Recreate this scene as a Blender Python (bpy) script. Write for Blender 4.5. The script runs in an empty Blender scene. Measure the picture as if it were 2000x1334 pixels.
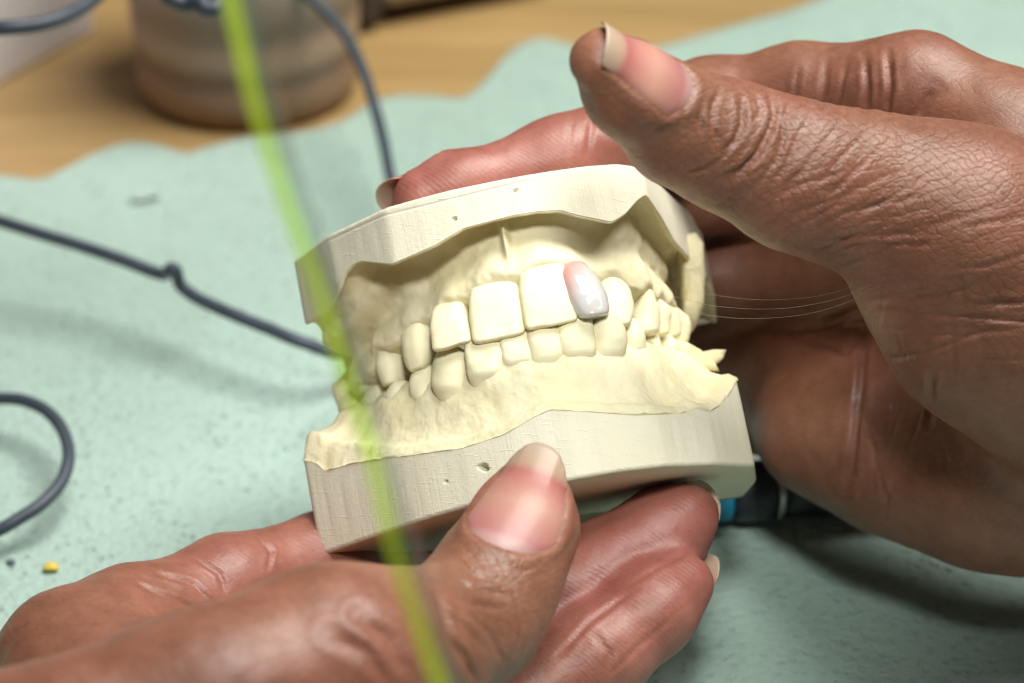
import bpy, math, random
import numpy as np
from mathutils import Matrix, Vector

# ------------------------------------------------------------------ camera
scene = bpy.context.scene
D = 400.0            # camera distance to the focus point, millimetres
S = 0.075            # millimetres per photograph pixel at the focus distance
PITCH = math.radians(30)
HGT = 62.0           # height of the focus point above the desk, millimetres
cp, sp = math.cos(PITCH), math.sin(PITCH)
M3 = np.array([[1, 0, 0], [0, sp, -cp], [0, cp, sp]])      # studio axes (x right, y up, z near) -> world


def W(p):
    """studio millimetres -> world metres"""
    p = np.asarray(p, float)
    q = p @ M3.T
    q[..., 2] += HGT
    return q * 0.001


cam_data = bpy.data.cameras.new("camera")
cam = bpy.data.objects.new("camera", cam_data)
scene.collection.objects.link(cam)
cl = W([0, 0, D])
cam.matrix_world = Matrix(((1, 0, 0, cl[0]), (0, sp, -cp, cl[1]), (0, cp, sp, cl[2]), (0, 0, 0, 1)))
cam_data.sensor_width = 36
cam_data.lens = 36 * D / (2000 * S)
cam_data.clip_start = 0.01
cam_data.clip_end = 20
cam_data.dof.use_dof = True
cam_data.dof.focus_distance = (D - 2) * 0.001
cam_data.dof.aperture_fstop = cam_data.lens / 6.2
scene.camera = cam

# ------------------------------------------------------------------ world, lamps, exposure
world = bpy.data.worlds.new("World")
scene.world = world
world.use_nodes = True
bg = world.node_tree.nodes["Background"]
bg.inputs[0].default_value = (0.95, 0.97, 1.0, 1)
bg.inputs[1].default_value = 0.05


def area(name, loc, target, size, power, color):
    l = bpy.data.lights.new(name, 'AREA')
    l.shape = 'DISK'
    l.size = size
    l.energy = power
    l.color = color
    o = bpy.data.objects.new(name, l)
    scene.collection.objects.link(o)
    o.location = loc
    o.rotation_euler = (Vector(target) - Vector(loc)).to_track_quat('-Z', 'Y').to_euler()
    return o


def spot(name, loc, target, radius, power, color, angle, blend):
    l = bpy.data.lights.new(name, 'SPOT')
    l.shadow_soft_size = radius
    l.energy = power
    l.color = color
    l.spot_size = math.radians(angle)
    l.spot_blend = blend
    o = bpy.data.objects.new(name, l)
    scene.collection.objects.link(o)
    o.location = loc
    o.rotation_euler = (Vector(target) - Vector(loc)).to_track_quat('-Z', 'Y').to_euler()
    return o


spot("bench_lamp", (0.02, -0.26, 0.44), (0.010, 0.0, 0.060), 0.04, 9.0, (1.0, 1.0, 0.98), 15.5, 0.9)
area("ceiling_lamp", (0.34, 0.10, 1.02), (0, 0.03, 0.0), 0.75, 21.5, (1.0, 0.97, 0.92))
scene.view_settings.view_transform = 'Standard'
scene.view_settings.look = 'None'
scene.view_settings.exposure = 0.0
scene.view_settings.gamma = 1.0
scene.cycles.use_denoising = True
scene.cycles.filter_width = 1.1
scene.cycles.max_bounces = 7
scene.cycles.transparent_max_bounces = 8
scene.cycles.use_adaptive_sampling = True
scene.cycles.adaptive_threshold = 0.02
scene.cycles.caustics_reflective = False
scene.cycles.caustics_refractive = False
scene.cycles.sample_clamp_indirect = 4.0

# ------------------------------------------------------------------ helpers
rng = np.random.default_rng(7)


def px2(px, py, z=0.0):
    """photograph pixel at studio depth z (mm) -> studio point"""
    k = (D - z) / D
    return np.array([(px - 1000) * S * k, (667 - py) * S * k, z])


def project(p):
    p = np.asarray(p, float)
    k = D / (D - p[..., 2])
    return 1000 + p[..., 0] * k / S, 667 - p[..., 1] * k / S


def desk_pt(px, py, h=0.0):
    """photograph pixel on the plane h mm above the desk -> world mm (x, y, h)"""
    p = px2(px, py, 0)
    c = np.array([0, 0, D])
    wp, wc = p @ M3.T, c @ M3.T
    wp[2] += HGT
    wc[2] += HGT
    t = (h - wc[2]) / (wp[2] - wc[2])
    return wc + t * (wp - wc)


def crom(pts, n, closed=False):
    """Catmull-Rom through pts (centripetal enough for our use), n samples"""
    P = np.asarray(pts, float)
    m = len(P)
    if closed:
        t = np.linspace(0, m, n, endpoint=False)
        i = np.floor(t).astype(int)
        f = (t - i)[:, None]
        p0, p1, p2, p3 = P[(i - 1) % m], P[i % m], P[(i + 1) % m], P[(i + 2) % m]
    else:
        t = np.linspace(0, m - 1, n)
        i = np.minimum(np.floor(t).astype(int), m - 2)
        f = (t - i)[:, None]
        p1, p2 = P[i], P[i + 1]
        p0 = np.where((i > 0)[:, None], P[np.maximum(i - 1, 0)], 2 * p1 - p2)
        p3 = np.where((i < m - 2)[:, None], P[np.minimum(i + 2, m - 1)], 2 * p2 - p1)
    return 0.5 * (2 * p1 + (p2 - p0) * f + (2 * p0 - 5 * p1 + 4 * p2 - p3) * f ** 2 + (3 * p1 - p0 - 3 * p2 + p3) * f ** 3)


def hash3(i, j, k):
    n = (i * 374761393 + j * 668265263 + k * 2147483647 % 1000003 * 69069) & 0x7fffffff
    n = ((n ^ (n >> 13)) * 1274126177) & 0x7fffffff
    return ((n ^ (n >> 16)) & 0xffff) / 65535.0


def vnoise(p, scale, seed=0):
    """smooth value noise, -1..1; p (n,3), scale = feature size"""
    q = np.asarray(p, float) / scale + seed * 17.31
    i = np.floor(q).astype(np.int64)
    f = q - i
    f = f * f * (3 - 2 * f)
    out = 0
    for dx in (0, 1):
        for dy in (0, 1):
            for dz in (0, 1):
                h = hash3(i[..., 0] + dx, i[..., 1] + dy, i[..., 2] + dz)
                w = (f[..., 0] if dx else 1 - f[..., 0]) * (f[..., 1] if dy else 1 - f[..., 1]) * (f[..., 2] if dz else 1 - f[..., 2])
                out = out + h * w
    return out * 2 - 1


def mesh_obj(name, verts, faces, mat, parent=None, smooth=True, attrs=None, world_mm=False, origin=None):
    """verts in studio mm (or world mm) -> one mesh object. origin: world metres"""
    v = np.asarray(verts, float)
    v = v * 0.001 if world_mm else W(v)
    if parent is not None:
        v = v - np.array(parent.location)
    elif origin is not None:
        v = v - np.array(origin)
    me = bpy.data.meshes.new(name)
    if isinstance(faces, np.ndarray):
        nf, k = faces.shape
        me.vertices.add(len(v))
        me.vertices.foreach_set('co', v.astype(np.float32).ravel())
        me.loops.add(nf * k)
        me.loops.foreach_set('vertex_index', faces.astype(np.int32).ravel())
        me.polygons.add(nf)
        me.polygons.foreach_set('loop_start', np.arange(0, nf * k, k, dtype=np.int32))
        me.update(calc_edges=True)
        me.validate()
    else:
        me.from_pydata([tuple(x) for x in v], [], faces)
        me.update()
    if smooth:
        me.polygons.foreach_set('use_smooth', np.ones(len(me.polygons), bool))
    if attrs:
        for an, av in attrs.items():
            a = me.attributes.new(an, 'FLOAT', 'POINT')
            a.data.foreach_set('value', np.asarray(av, np.float32))
    me.materials.append(mat)
    o = bpy.data.objects.new(name, me)
    scene.collection.objects.link(o)
    if parent is not None:
        o.parent = parent
    elif origin is not None:
        o.location = origin
    return o


def tag(o, label, cat, group=None):
    o['label'] = label
    o['category'] = cat
    if group:
        o['group'] = group
    return o


def empty(name, loc, label, cat, group=None):
    o = bpy.data.objects.new(name, None)
    o.empty_display_size = 0.01
    scene.collection.objects.link(o)
    o.location = tuple(loc)
    return tag(o, label, cat, group)


def grid_faces(n, m, wrap=False, flip=False):
    """quads of an n x m vertex grid (row major); wrap joins last column with the first"""
    i = np.arange(n - 1)[:, None]
    j = np.arange(m if wrap else m - 1)[None, :]
    a = i * m + j
    b = i * m + (j + 1) % m
    c = (i + 1) * m + (j + 1) % m
    d = (i + 1) * m + j
    f = np.stack([a, b, c, d], -1).reshape(-1, 4)
    return f[:, ::-1].copy() if flip else f


def tube(path, rad, sides=14):
    """verts, faces of a tube along path (n,3) with radius (scalar or n), capped"""
    P = np.asarray(path, float)
    n = len(P)
    R = np.full(n, rad) if np.isscalar(rad) else np.asarray(rad, float)
    T = np.gradient(P, axis=0)
    T /= np.linalg.norm(T, axis=1)[:, None]
    up = np.array([0.13, 0.31, 0.94])
    N = np.zeros_like(P)
    cur = up - T[0] * (up @ T[0])
    for i in range(n):
        cur = cur - T[i] * (cur @ T[i])
        cur /= np.linalg.norm(cur)
        N[i] = cur
    B = np.cross(T, N)
    a = np.linspace(0, 2 * np.pi, sides, endpoint=False)
    V = P[:, None, :] + R[:, None, None] * (np.cos(a)[None, :, None] * N[:, None, :] + np.sin(a)[None, :, None] * B[:, None, :])
    V = V.reshape(-1, 3)
    F = [tuple(f) for f in grid_faces(n, sides, True)]
    F.append(tuple(range(sides))[::-1])
    F.append(tuple(range((n - 1) * sides, n * sides)))
    return V, F


def lathe(profile, sides=48):
    """profile list of (r, z) -> verts, faces, world mm about the z axis"""
    P = np.asarray(profile, float)
    a = np.linspace(0, 2 * np.pi, sides, endpoint=False)
    V = np.stack([P[:, None, 0] * np.cos(a), P[:, None, 0] * np.sin(a), np.repeat(P[:, 1:2], sides, 1)], -1).reshape(-1, 3)
    F = [tuple(f) for f in grid_faces(len(P), sides, True)]
    F.append(tuple(range(sides))[::-1])
    F.append(tuple(range((len(P) - 1) * sides, len(P) * sides)))
    return V, F


# ------------------------------------------------------------------ materials
class NT:
    def __init__(self, name):
        self.m = bpy.data.materials.new(name)
        self.m.use_nodes = True
        self.t = self.m.node_tree
        self.b = self.t.nodes['Principled BSDF']
        self.out = self.t.nodes['Material Output']

    def n(self, typ, **kw):
        nd = self.t.nodes.new(typ)
        for k, v in kw.items():
            if k.startswith('i_'):
                key = k[2:]
                key = int(key) if key.isdigit() else key.replace('_', ' ')
                nd.inputs[key].default_value = v
            else:
                setattr(nd, k, v)
        return nd

    def l(self, a, b):
        self.t.links.new(a, b)

    def coord(self, scale=(1, 1, 1), rot=(0, 0, 0)):
        tc = self.n('ShaderNodeTexCoord')
        mp = self.n('ShaderNodeMapping')
        mp.inputs['Scale'].default_value = scale
        mp.inputs['Rotation'].default_value = rot
        self.l(tc.outputs['Object'], mp.inputs[0])
        return mp.outputs[0]

    def noise(self, vec, scale, detail=3, rough=0.5, dist=0.0):
        nd = self.n('ShaderNodeTexNoise')
        nd.inputs['Scale'].default_value = scale
        nd.inputs['Detail'].default_value = detail
        nd.inputs['Roughness'].default_value = rough
        nd.inputs['Distortion'].default_value = dist
        self.l(vec, nd.inputs['Vector'])
        return nd.outputs['Fac']

    def math(self, op, a, b=None, c=None, clamp=False):
        nd = self.n('ShaderNodeMath', operation=op, use_clamp=clamp)
        for i, x in enumerate((a, b, c)):
            if x is None:
                continue
            if isinstance(x, (int, float)):
                nd.inputs[i].default_value = x
            else:
                self.l(x, nd.inputs[i])
        return nd.outputs[0]

    def ramp(self, fac, stops):
        nd = self.n('ShaderNodeValToRGB')
        el = nd.color_ramp.elements
        while len(el) < len(stops):
            el.new(0.5)
        for e, (p, c) in zip(el, stops):
            e.position = p
            e.color = (*c, 1)
        self.l(fac, nd.inputs[0])
        return nd.outputs[0]

    def mix(self, fac, a, b, blend='MIX'):
        nd = self.n('ShaderNodeMix', data_type='RGBA', blend_type=blend)
        for sock, x in ((nd.inputs[0], fac), (nd.inputs[6], a), (nd.inputs[7], b)):
            if isinstance(x, (int, float)):
                sock.default_value = x
            elif isinstance(x, tuple):
                sock.default_value = (*x, 1)
            else:
                self.l(x, sock)
        return nd.outputs[2]

    def attr(self, name):
        nd = self.n('ShaderNodeAttribute', attribute_name=name)
        return nd.outputs['Fac']

    def bump(self, h, strength, dist, normal=None):
        nd = self.n('ShaderNodeBump')
        nd.inputs['Strength'].default_value = strength
        nd.inputs['Distance'].default_value = dist
        self.l(h, nd.inputs['Height'])
        if normal is not None:
            self.l(normal, nd.inputs['Normal'])
        return nd.outputs[0]

    def fin(self, color=None, rough=None, normal=None, **kw):
        for key, x in (('Base Color', color), ('Roughness', rough), ('Normal', normal)):
            if x is None:
                continue
            if isinstance(x, (int, float)):
                self.b.inputs[key].default_value = x
            elif isinstance(x, tuple):
                self.b.inputs[key].default_value = (*x, 1)
            else:
                self.l(x, self.b.inputs[key])
        for k, v in kw.items():
            self.b.inputs[k.replace('_', ' ')].default_value = v
        return self.m


def m_plaster(name, kind):
    n = NT(name)
    c = n.coord()
    big = n.noise(c, 90, 3)
    fine = n.noise(c, 1500, 4, 0.65)
    col = n.ramp(big, [(0.3, (0.69, 0.645, 0.50)), (0.7, (0.75, 0.71, 0.58))] if kind == 'base' else [(0.3, (0.71, 0.635, 0.40)), (0.7, (0.76, 0.70, 0.50))])
    if kind == 'base':
        # trimmed on a wheel: fine parallel grinding streaks that run up and down the wall
        arc = n.attr('arc')
        cmb = n.n('ShaderNodeCombineXYZ')
        n.l(n.math('MULTIPLY', arc, 2.6), cmb.inputs[0])
        n.l(n.math('MULTIPLY', n.attr('rise'), 0.09), cmb.inputs[1])
        st = n.noise(cmb.outputs[0], 1.0, 4, 0.65)
        col = n.mix(n.math('MULTIPLY', st, 0.22), col, (0.66, 0.61, 0.47))
        h = n.math('ADD', n.math('MULTIPLY', st, 0.6), n.math('MULTIPLY', fine, 0.5))
        cm2 = n.n('ShaderNodeCombineXYZ')
        n.l(n.math('MULTIPLY_ADD', arc, 0.25, n.math('MULTIPLY', n.attr('rise'), 0.12)), cm2.inputs[0])
        n.l(n.math('MULTIPLY_ADD', n.attr('rise'), 3.5, n.math('MULTIPLY', arc, 1.1)), cm2.inputs[1])
        scr = n.math('MULTIPLY_ADD', n.noise(cm2.outputs[0], 1.0, 2, 0.5), 6.0, -3.7, clamp=True)
        dust = n.math('MULTIPLY_ADD', n.noise(c, 55, 4, 0.7), 2.2, -0.9, clamp=True)
        col = n.mix(n.math('MULTIPLY', scr, 0.25), col, (0.82, 0.79, 0.70))
        col = n.mix(n.math('MULTIPLY', dust, 0.35), col, (0.60, 0.54, 0.40))
        h = n.math('SUBTRACT', h, n.math('MULTIPLY', scr, 0.5))
        nm = n.bump(h, 0.5, 0.00025)
        # air bubbles
        return n.fin(col, 0.72, nm)
    pit = n.noise(c, 420, 2, 0.6)
    h = n.math('ADD', n.math('MULTIPLY', fine, 0.35), pit)
    nm = n.bump(h, 0.5, 0.0004)
    stain = n.noise(c, 160, 3, 0.6)
    col = n.mix(n.math('MULTIPLY_ADD', stain, 1.6, -0.82, clamp=True), col, (0.66, 0.55, 0.27))
    return n.fin(col, 0.7, nm, Subsurface_Weight=0.0)


MAT = {}
MAT['base'] = m_plaster('plaster_trimmed', 'base')
MAT['gum'] = m_plaster('plaster_cast', 'gum')


def m_tooth():
    n = NT('plaster_tooth')
    c = n.coord()
    col = n.ramp(n.noise(c, 200, 3), [(0.3, (0.77, 0.70, 0.45)), (0.7, (0.82, 0.77, 0.55))])
    h = n.math('ADD', n.noise(c, 500, 3, 0.6), n.math('MULTIPLY', n.noise(c, 1800, 2), 0.4))
    return n.fin(col, 0.6, n.bump(h, 0.3, 0.00025))


MAT['tooth'] = m_tooth()


def m_crown():
    n = NT('porcelain')
    a = n.attr('pink')
    col = n.mix(a, (0.54, 0.52, 0.505), (0.62, 0.28, 0.24))
    return n.fin(col, 0.10, None, Subsurface_Weight=0.25, Subsurface_Scale=0.001, Coat_Weight=0.4, Coat_Roughness=0.05)


MAT['crown'] = m_crown()


def m_skin():
    n = NT('skin')
    c = n.coord()
    pink = n.attr('pink')
    wr = n.attr('wrinkle')
    mott = n.noise(c, 130, 4, 0.6)
    brown = n.ramp(mott, [(0.3, (0.222, 0.092, 0.054)), (0.7, (0.335, 0.152, 0.096))])
    rose = n.ramp(mott, [(0.3, (0.31, 0.098, 0.082)), (0.7, (0.42, 0.160, 0.135))])
    flush = n.math('MULTIPLY_ADD', n.noise(c, 55, 3), 1.6, -0.62, clamp=True)
    pk2 = n.math('MAXIMUM', pink, n.math('MULTIPLY', flush, 0.55))
    col = n.mix(pk2, brown, rose)
    # fine crossing skin lines on the backs, ridges on the pads
    dn = n.noise(c, 170, 2)
    dn2 = n.noise(c, 420, 2)

    def lines(ang, spacing, wob, thin):
        a_ = math.radians(ang)
        dirv = (-math.sin(a_), math.cos(a_) * sp, math.cos(a_) * cp)
        dp = n.n('ShaderNodeVectorMath', operation='DOT_PRODUCT')
        n.l(c, dp.inputs[0])
        dp.inputs[1].default_value = dirv
        ph = n.math('MULTIPLY_ADD', dp.outputs['Value'], math.pi / spacing, n.math('ADD', n.math('MULTIPLY', dn, wob), n.math('MULTIPLY', dn2, wob * 0.45)))
        sn = n.math('ABSOLUTE', n.math('SINE', ph))
        return n.math('MINIMUM', n.math('MULTIPLY', sn, thin), 1.0)
    l1 = lines(24, 0.00135, 9.0, 2.2)
    l2 = lines(-38, 0.0012, 10.0, 2.2)
    l3 = lines(66, 0.0015, 12.0, 3.0)
    l4 = lines(8, 0.0007, 8.0, 1.6)
    patch = n.math('MULTIPLY_ADD', n.noise(c, 210, 2), 2.2, -0.55, clamp=True)
    vor = n.n('ShaderNodeTexVoronoi', feature='DISTANCE_TO_EDGE')
    vor.inputs['Scale'].default_value = 1050
    n.l(c, vor.inputs['Vector'])
    v1 = n.math('MINIMUM', n.math('MULTIPLY', vor.outputs['Distance'], 4.0), 1.0)
    hatch = n.math('ADD', n.math('ADD', n.math('MULTIPLY', l1, 0.7), n.math('MULTIPLY', l2, 0.6)),
                   n.math('ADD', n.math('MULTIPLY', n.math('MULTIPLY', l3, patch), 0.5), n.math('ADD', n.math('MULTIPLY', l4, 0.3), n.math('MULTIPLY', v1, 0.25))))
    hatch = n.math('MULTIPLY', n.math('MULTIPLY', hatch, 0.52), wr)
    wave = n.n('ShaderNodeTexWave', bands_direction='DIAGONAL')
    wave.inputs['Scale'].default_value = 520
    wave.inputs['Distortion'].default_value = 9.0
    wave.inputs['Detail'].default_value = 1.0
    wave.inputs['Detail Scale'].default_value = 0.25
    n.l(c, wave.inputs['Vector'])
    ridge = n.math('MULTIPLY', n.math('MULTIPLY', wave.outputs['Fac'], pink), 0.13)
    pores = n.math('MULTIPLY', n.noise(c, 1700, 3, 0.6), 0.35)
    h = n.math('ADD', n.math('ADD', hatch, ridge), pores)
    nm = n.bump(h, 0.6, 0.00022)
    crease = n.math('SUBTRACT', 1.0, n.math('MULTIPLY', l1, l2))
    col = n.mix(n.math('MULTIPLY', n.math('MULTIPLY', crease, wr), 0.30), col, (0.12, 0.045, 0.022))
    fine = n.noise(c, 700, 4, 0.7)
    col = n.mix(n.math('MULTIPLY_ADD', fine, 1.2, -0.35, clamp=True), n.mix(1.0, col, (0.80, 0.74, 0.70), 'MULTIPLY'), col)
    spots = n.math('MULTIPLY_ADD', n.noise(c, 380, 3, 0.55), 5.0, -3.0, clamp=True)
    col = n.mix(n.math('MULTIPLY', spots, 0.28), col, (0.13, 0.05, 0.026))
    col = n.mix(n.attr('dark'), col, (0.115, 0.052, 0.030))
    rough = n.math('MULTIPLY_ADD', fine, 0.36, 0.27)
    n.b.inputs['Subsurface Radius'].default_value = (1.0, 0.35, 0.2)
    return n.fin(col, rough, nm, Subsurface_Weight=0.12, Subsurface_Scale=0.0022, Specular_IOR_Level=0.5)


MAT['skin'] = m_skin()


def m_nail():
    n = NT('nail')
    s = n.attr('along')          # 0 cuticle .. 1 free edge
    c = n.coord()
    col = n.ramp(s, [(0.0, (0.40, 0.24, 0.22)), (0.10, (0.38, 0.21, 0.20)), (0.17, (0.34, 0.115, 0.115)),
                     (0.46, (0.43, 0.21, 0.155)), (0.74, (0.34, 0.095, 0.088)), (0.81, (0.36, 0.24, 0.165)), (1.0, (0.40, 0.32, 0.235))])
    col = n.mix(n.math('MULTIPLY', n.noise(c, 260, 3), 0.25), col, (0.50, 0.30, 0.26))
    h = n.noise(c, 900, 3)
    return n.fin(col, 0.45, n.bump(h, 0.2, 0.0002), Subsurface_Weight=0.1, Subsurface_Scale=0.0012, Coat_Weight=0.08, Coat_Roughness=0.2)


MAT['nail'] = m_nail()


def m_mat():
    n = NT('mint_mat')
    c = n.coord()
    big = n.noise(c, 14, 4, 0.55)
    dim = n.noise(c, 560, 2, 0.5)
    fib = n.noise(c, 1500, 3, 0.7)
    col = n.ramp(big, [(0.3, (0.345, 0.475, 0.41)), (0.7, (0.39, 0.53, 0.465))])
    col = n.mix(n.math('MULTIPLY_ADD', dim, -3.0, 1.35, clamp=True), col, (0.22, 0.345, 0.29))
    vd = n.n('ShaderNodeTexVoronoi', feature='F1')
    vd.inputs['Scale'].default_value = 460
    vd.inputs['Randomness'].default_value = 0.75
    n.l(c, vd.inputs['Vector'])
    dot = n.math('MULTIPLY_ADD', vd.outputs['Distance'], -4.5, 1.5, clamp=True)
    dot = n.math('MULTIPLY', dot, n.math('MULTIPLY_ADD', n.noise(c, 120, 2), 2.4, -0.6, clamp=True))
    col = n.mix(n.math('MULTIPLY', dot, 0.22), col, (0.16, 0.27, 0.225))
    h = n.math('SUBTRACT', n.math('ADD', dim, n.math('MULTIPLY', fib, 0.4)), dot)
    return n.fin(col, 0.9, n.bump(h, 0.8, 0.0011), Sheen_Weight=0.2)


MAT['mat'] = m_mat()


def m_wood():
    n = NT('wood')
    c = n.coord((1.2, 9, 9), (0, 0, 0.2))
    g = n.noise(c, 9, 5, 0.6, 0.8)
    col = n.ramp(g, [(0.3, (0.32, 0.20, 0.075)), (0.7, (0.44, 0.29, 0.125))])
    return n.fin(col, 0.42, n.bump(g, 0.1, 0.0005))


MAT['wood'] = m_wood()


def m_simple(name, col, rough=0.5, var=0.12, nscale=200, **kw):
    n = NT(name)
    f = n.noise(n.coord(), nscale, 3)
    lo = tuple(x * (1 - var) for x in col)
    hi = tuple(min(1, x * (1 + var)) for x in col)
    return n.fin(n.ramp(f, [(0.3, lo), (0.7, hi)]), rough, n.bump(f, 0.15, 0.0003), **kw)


MAT['cable'] = m_simple('cable_rubber', (0.050, 0.066, 0.088), 0.5)

# ------------------------------------------------------------------ dental casts
TH, RO = math.radians(14), math.radians(11)
_R = np.array([[math.cos(RO), -math.sin(RO), 0], [math.sin(RO), math.cos(RO), 0], [0, 0, 1]])
FU = _R @ np.array([1, 0, 0.])
FV = _R @ np.array([0, math.sin(TH), math.cos(TH)])
FW = _R @ np.array([0, math.cos(TH), -math.sin(TH)])
FO = np.array([(1018 - 1000) * S, (667 - 650) * S, -6.0])
FM = np.stack([FU, FV, FW])           # rows


def loc2st(q):
    """cast frame (u right, v front, w up; mm) -> studio mm"""
    return FO + np.asarray(q, float) @ FM


def hit_plane(px, py, axis, val):
    c = np.array([0, 0, D])
    d = px2(px, py) - c
    a = FM[axis]
    t = (val - (c - FO) @ a) / (d @ a)
    return FM @ (c + t * d - FO)


def solve_w(uv, poly, lo, hi):
    """height w over each plan point at which its vertical line meets the pixel polyline"""
    poly = np.asarray(poly, float)
    ws = np.linspace(lo, hi, 240)
    out = np.zeros(len(uv))
    for i, (u, v) in enumerate(uv):
        q = np.stack([np.full_like(ws, u), np.full_like(ws, v), ws], -1)
        x, y = project(loc2st(q))
        f = y - np.interp(x, poly[:, 0], poly[:, 1])
        k = np.where(np.sign(f[:-1]) != np.sign(f[1:]))[0]
        if len(k) == 0:
            out[i] = np.nan
        else:
            j = k[0]
            out[i] = ws[j] + (ws[j + 1] - ws[j]) * f[j] / (f[j] - f[j + 1])
    return out


def smooth1(a, k):
    w = np.hanning(2 * k + 3)[1:-1]
    w /= w.sum()
    pad = np.pad(a, [(k, k)] + [(0, 0)] * (a.ndim - 1), mode='edge')
    if a.ndim == 1:
        return np.convolve(pad, w, 'valid')
    return np.stack([np.convolve(pad[:, c], w, 'valid') for c in range(a.shape[1])], -1)


def fill_nan(a):
    i = np.arange(len(a))
    ok = ~np.isnan(a)
    return np.interp(i, i[ok], a[ok])


def build_cast(root, pairs, rim_px, gum_px, w_flat, upper, v_min, teeth_uv, rim_ends, pits=()):
    pairs = np.asarray(pairs, float)
    Wc, Gc = pairs[:, :2], pairs[:, 2:]
    seg = np.r_[0, np.cumsum(np.linalg.norm(np.diff(Wc, axis=0), axis=1))]
    N = 520
    t = np.linspace(0, seg[-1], N)
    Wp = np.stack([np.interp(t, seg, Wc[:, 0]), np.interp(t, seg, Wc[:, 1])], -1)
    Gp = np.stack([np.interp(t, seg, Gc[:, 0]), np.interp(t, seg, Gc[:, 1])], -1)
    Wp = smooth1(Wp, 4)
    Gp = smooth1(Gp, 16)
    lo, hi = (0, 24) if upper else (-26, 4)
    r = solve_w(Wp, rim_px, lo, hi)
    g = solve_w(Gp, gum_px, -14, 16)
    valid = np.where(Wp[:, 1] > v_min)[0]
    mask = np.ones(N, bool)
    mask[valid[0]:valid[-1] + 1] = False
    r[mask] = np.nan
    g[mask] = np.nan
    r[0], r[-1] = rim_ends
    r = fill_nan(r)
    g = fill_nan(g)
    r = smooth1(r, 3)
    g = smooth1(g, 8)
    dv = Gp - Wp
    d = np.linalg.norm(dv, axis=1)
    n = dv / d[:, None]
    n = smooth1(n, 22)
    n /= np.linalg.norm(n, axis=1)[:, None]
    sgn = 1 if upper else -1
    # ---- base: trimmed wall, chamfer and flat
    hs = np.linspace(0, 1, 64)
    rows, arc, rise = [], [], []
    wall_jit = 0.05 * vnoise(np.stack([t, t * 0, t * 0], -1), 1.1, 3)
    for k, h in enumerate(hs):
        w = r + (w_flat - sgn * 0.5 - r) * h
        uv = Wp - n * (wall_jit * np.sin(h * 3.1416))[:, None]
        rows.append(np.c_[uv, w]); arc.append(t); rise.append(w)
    chip = np.clip(vnoise(np.stack([t, t * 0, t * 0], -1), 1.6, 21) - 0.5, 0, 1) * 1.3 + 0.06 * (vnoise(np.stack([t, t * 0, t * 0], -1), 0.8, 22) + 1)
    rows[-1] = rows[-1] - np.c_[np.zeros((N, 2)), sgn * chip * 0.8]
    rows.append(np.c_[Wp + n * (0.12 + chip * .5)[:, None], w_flat - sgn * (0.2 + chip * .4)]); arc.append(t); rise.append(rows[-1][:, 2])
    rows.append(np.c_[Wp + n * (0.5 + chip)[:, None], np.full(N, w_flat)]); arc.append(t); rise.append(rows[-1][:, 2])
    cen = np.array([0, -26.0 if upper else -20.0])
    for f in (0.25, 0.6, 0.97):
        rows.append(np.c_[Wp + (cen - Wp) * f, np.full(N, w_flat)]); arc.append(t); rise.append(rows[-1][:, 2])
    V = np.array(rows)
    nh = len(hs) + 2
    F = grid_faces(len(rows), N, False, flip=upper)
    pp = V[:len(hs)].reshape(-1, 3)
    bx_, by_ = project(loc2st(pp))
    nn_ = np.repeat(n[None], len(hs), 0).reshape(-1, 2)
    for (cx, cy, ra, rb, dep) in pits:
        q = ((bx_ - cx) / ra) ** 2 + ((by_ - cy) / rb) ** 2
        pp[:, :2] += nn_ * (dep * np.clip(1.35 - q, 0, 1) ** 0.5)[:, None]
    if upper:       # faint score line below the flat
        q = (pp[:, 2] - 21.3 - 0.25 * np.sin(pp[:, 0] * 0.2)) / 0.16
        pp[:, :2] += nn_ * (0.12 * np.exp(-q ** 2) * (np.abs(pp[:, 0] + 10) < 16))[:, None]
    V[:len(hs)] = pp.reshape(len(hs), N, 3)
    back = np.concatenate([V[:nh, 0], V[:nh, -1][::-1]])       # heel of the cast, closed with one wall
    nb = V.shape[0] * N
    Vall = np.concatenate([V.reshape(-1, 3), back])
    faces = [tuple(x) for x in F] + [tuple(range(nb, nb + len(back)))]
    st = loc2st(Vall)
    mesh_obj('base', st, faces, MAT['base'], root, attrs={
        'arc': np.r_[np.array(arc).ravel(), np.zeros(len(back))], 'rise': np.r_[np.array(rise).ravel(), np.zeros(len(back))]})
    # ---- gum: the cast part between rim and tongue side
    rows = []
    if upper:
        prof = [(0, 0, 0, 0), (0, .35, 0, -.25), (0, .9, 0, 0.1), (.35, 0, 0, 2.3), (.8, 0.4, 0.02, 3.2), (1, 1.9, .12, 2.0), (1, 2.0, .30, 0.4),
                (1, 1.05, .50, 0), (1, .25, .70, 0), (1, -.15, .86, 0), (1, -.1, 1, .35), (1, .45, 1, -.25), (1, 1.6, 1, -.8), (1, 4.5, 1, -2.2), (1, 8.0, 1, -1.0), (1, 11, .6, 2), (1, 13.5, .3, 4)]
    else:
        prof = [(0, 0, 0, 0), (0, -.12, 0, .15), (0, 0.05, 0, .6), (.12, 0, 0.02, 0.8), (.28, 0, .10, 0.6), (.46, 0, .34, 0.1), (.58, 0, .62, 0),
                (.74, 0, .85, 0), (1, -.95, 1, -.35), (1, -.5, 1, 0.2), (1, 0.9, 1, .9), (1, 4.5, 1, 1.6), (1, 8, 1, .2), (1, 11, .6, -2), (1, 13, .3, -4)]
    # gum margin scallops: papillae run down between the teeth
    sc = np.zeros(N)
    for (tu, tv, hw) in teeth_uv:
        sc = np.maximum(sc, np.exp(-(np.hypot(Gp[:, 0] - tu, Gp[:, 1] - tv) / (hw * 0.7)) ** 2))
    g = g + sgn * (0.9 * sc - 0.55)
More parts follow.
